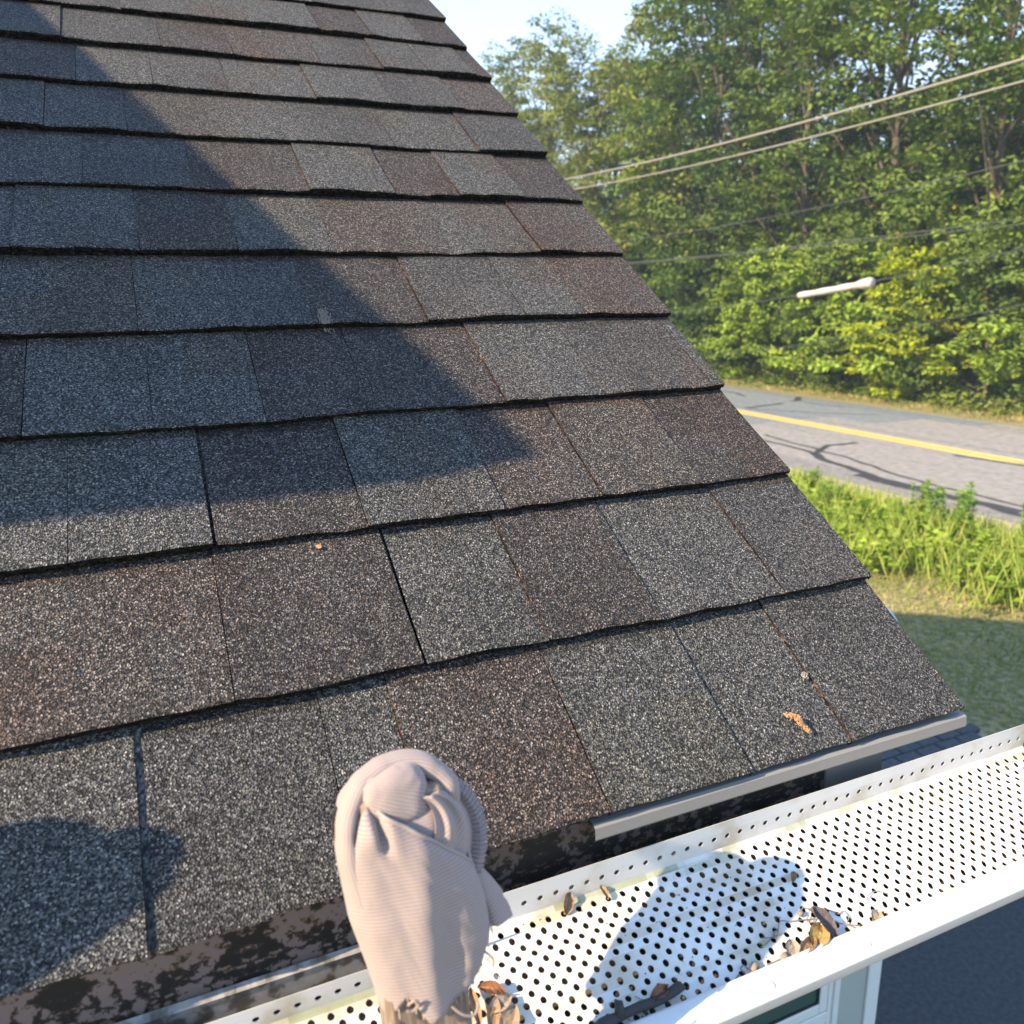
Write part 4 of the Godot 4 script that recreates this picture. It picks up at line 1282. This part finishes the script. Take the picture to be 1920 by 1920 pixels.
	# thin stalks and tendrils
	var list := [
		["thin winding stalk across the edge of the rag's shadow", [Vector2(-.2665, .0655), Vector2(-.2546, .0672), Vector2(-.2461, .0606), Vector2(-.2388, .0624), Vector2(-.2305, .0641), Vector2(-.2198, .0662), Vector2(-.2121, .0655), Vector2(-.2074, .0691), Vector2(-.2041, .0737), Vector2(-.1975, .0774), Vector2(-.1915, .0818)], .0004],
		["curled tendril looping beside the large dark leaf", [Vector2(-.226, .0600), Vector2(-.222, .0580), Vector2(-.219, .0605), Vector2(-.222, .0635), Vector2(-.226, .0660), Vector2(-.222, .0680), Vector2(-.218, .0660)], .0004],
		["thin tendril with a loop, right of the large dark leaf", [Vector2(-.2121, .0610), Vector2(-.205, .0640), Vector2(-.199, .0690), Vector2(-.1935, .0685), Vector2(-.1925, .0730), Vector2(-.197, .0765), Vector2(-.188, .0800)], .0004],
		["short stalk sticking out of a hole in the shadow", [Vector2(-.2705, .0700), Vector2(-.2640, .0690), Vector2(-.2590, .0672)], .0004],
		["straight grey stalk by the lip, shadow's right end", [Vector2(-.2735, .0805), Vector2(-.2588, .0798), Vector2(-.2500, .0755)], .0007],
		["curly pale stalk against the lip in the shadow", [Vector2(-.3010, .0812), Vector2(-.2970, .0795), Vector2(-.2950, .0815), Vector2(-.2920, .0800), Vector2(-.2935, .0770), Vector2(-.2900, .0760), Vector2(-.2880, .0790), Vector2(-.2840, .0795)], .0005],
		["fine hair-like stalk left of the black twig's leaf", [Vector2(-.3725, .0690), Vector2(-.3690, .0720), Vector2(-.3630, .0745)], .0003],
		["fine stalk at the far right of the guard", [Vector2(-.1700, .0680), Vector2(-.1640, .0650), Vector2(-.1560, .0650), Vector2(-.1500, .0690)], .0004]]
	for t in list:
		var path := []
		for q in t[1]: path.append(guard_at(q.x, q.y, .0012 + .001 * absf(wob.get_noise_2d(q.x * 9000, q.y * 9000))))
		var st := Sheet.new(); tube(st, curve(path, path.size() * 5), [t[2]], 5)
		tag(put("stalk", st.mesh(), M.stem), t[0], "stalk", "thin stalks on the gutter guard")
	var seeds := [[-.2587, .0808, .0042, "brown seed husk beside the straight grey stalk"], [-.2831, .0790, .0040, "dark seed husk at the end of the curly stalk"], [-.2545, .0662, .0024, "tiny husk at the winding stalk's left end"], [-.2270, .0610, .0026, "pale husk above the large dark leaf"]]
	for q in seeds:
		var sd := Sheet.new()
		grid(sd, blob(guard_at(q[0], q[1], .002), Vector3(q[2], q[2] * .7, q[2] * .7), Basis(Vector3.UP, .5), .35, 14, 9), [], [], false)
		tag(put("seed_husk", sd.mesh(true), M.stem), q[3], "seed husk")
	# catkin on the roof: a lumpy strip of small lobes
	var ck := Sheet.new()
	var spine := curve([RP(-.1765, .0335, .013), RP(-.1715, .029, .014), RP(-.1690, .0235, .0125), RP(-.1655, .0165, .0115)], 26)
	for i in spine.size():
		var f := i / 26.0
		for k in 12:
			var o := rnd_dir() * Vector3(1, .45, 1) * lerpf(.0036, .0020, f) * sqrt(rng.randf())
			grid(ck, blob(spine[i] + o, Vector3(rng.randf_range(.0004, .0014), rng.randf_range(.0003, .0009), rng.randf_range(.0004, .0014)), Basis(rnd_dir(), rng.randf() * 3.0), .9, 6, 4))
	tag(put("catkin", ck.mesh(), M.catkin), "orange-tan catkin lying near the roof's lower right edge", "catkin")

func build_details() -> void:
	# pale specks and scuffs on the shingles
	var roof := get_node("house/roof")
	var spots := [[-.438, .593, .0042], [-.4395, .585, .0034], [-.436, .577, .0050], [-.441, .575, .003], [-.308, .343, .0012], [-.375, .313, .0018], [-.4665, .312, .0012], [-.469, .1955, .0038], [-.470, .186, .0044], [-.4665, .203, .0022], [-.429, .312, .003], [-.1345, .0635, .0016], [-.3080, .2950, .0012]]
	for q in spots:
		var s := Sheet.new()
		for i in int(10 + q[2] * 22000.0):
			var u: float = q[0] + rng.randfn() * q[2] * .7; var v: float = q[1] + rng.randfn() * q[2] * .9
			var w := lerpf(.0118, .0046, fposmod(v, COURSE) / COURSE) + .0006
			var r := rng.randf_range(.0004, .0011)
			var a := rng.randf() * TAU
			for k in 3:
				var b := a + TAU * k / 3; var b2 := a + TAU * (k + 1) / 3
				s.tri(RP(u, v, w + r * .8), RP(u + cos(b2) * r, v + sin(b2) * r, w - .002), RP(u + cos(b) * r, v + sin(b) * r, w - .002))
		put("scuff", s.mesh(), M.speck, roof)
	var bit := Sheet.new()
	grid(bit, blob(RP(-.504, .2735, .0062), Vector3(.0022, .0016, .0032), Basis(Vector3.UP, .6), .5, 10, 6))
	tag(put("seed_husk", bit.mesh(), M.catkin), "small orange husk on the second course of shingles", "seed husk")
	# round garden pool in the shade of the house
	var pool := thing("garden_pool", "pale blue rim of a round garden pool beyond the roof's lower corner", "pool", Vector3(4.1, GROUND, -4.8))
	var rim := []
	for i in 49:
		var a := TAU * i / 48
		rim.append(Vector3(cos(a), .5, sin(a)))
	var rs := Sheet.new(); tube(rs, rim, [.035], 10, Color.WHITE, 1.0, false)
	put("rim", rs.mesh(true), M.pool, pool)
	for q in [["wall", 1.0, 0.0, M.pool], ["shaded_inside", .985, .01, M.pool_shaded]]:  # the inner face is coloured dark to stand for its shade
		var sh := Sheet.new()
		var lo := []; var hi := []
		for i in 49:
			var a := TAU * i / 48
			lo.append(Vector3(cos(a) * q[1], q[2], sin(a) * q[1])); hi.append(Vector3(cos(a) * q[1], .5, sin(a) * q[1]))
		grid(sh, [lo, hi])
		for i in 48: sh.tri(Vector3(0, q[2] + .005, 0), lo[i], lo[i + 1])
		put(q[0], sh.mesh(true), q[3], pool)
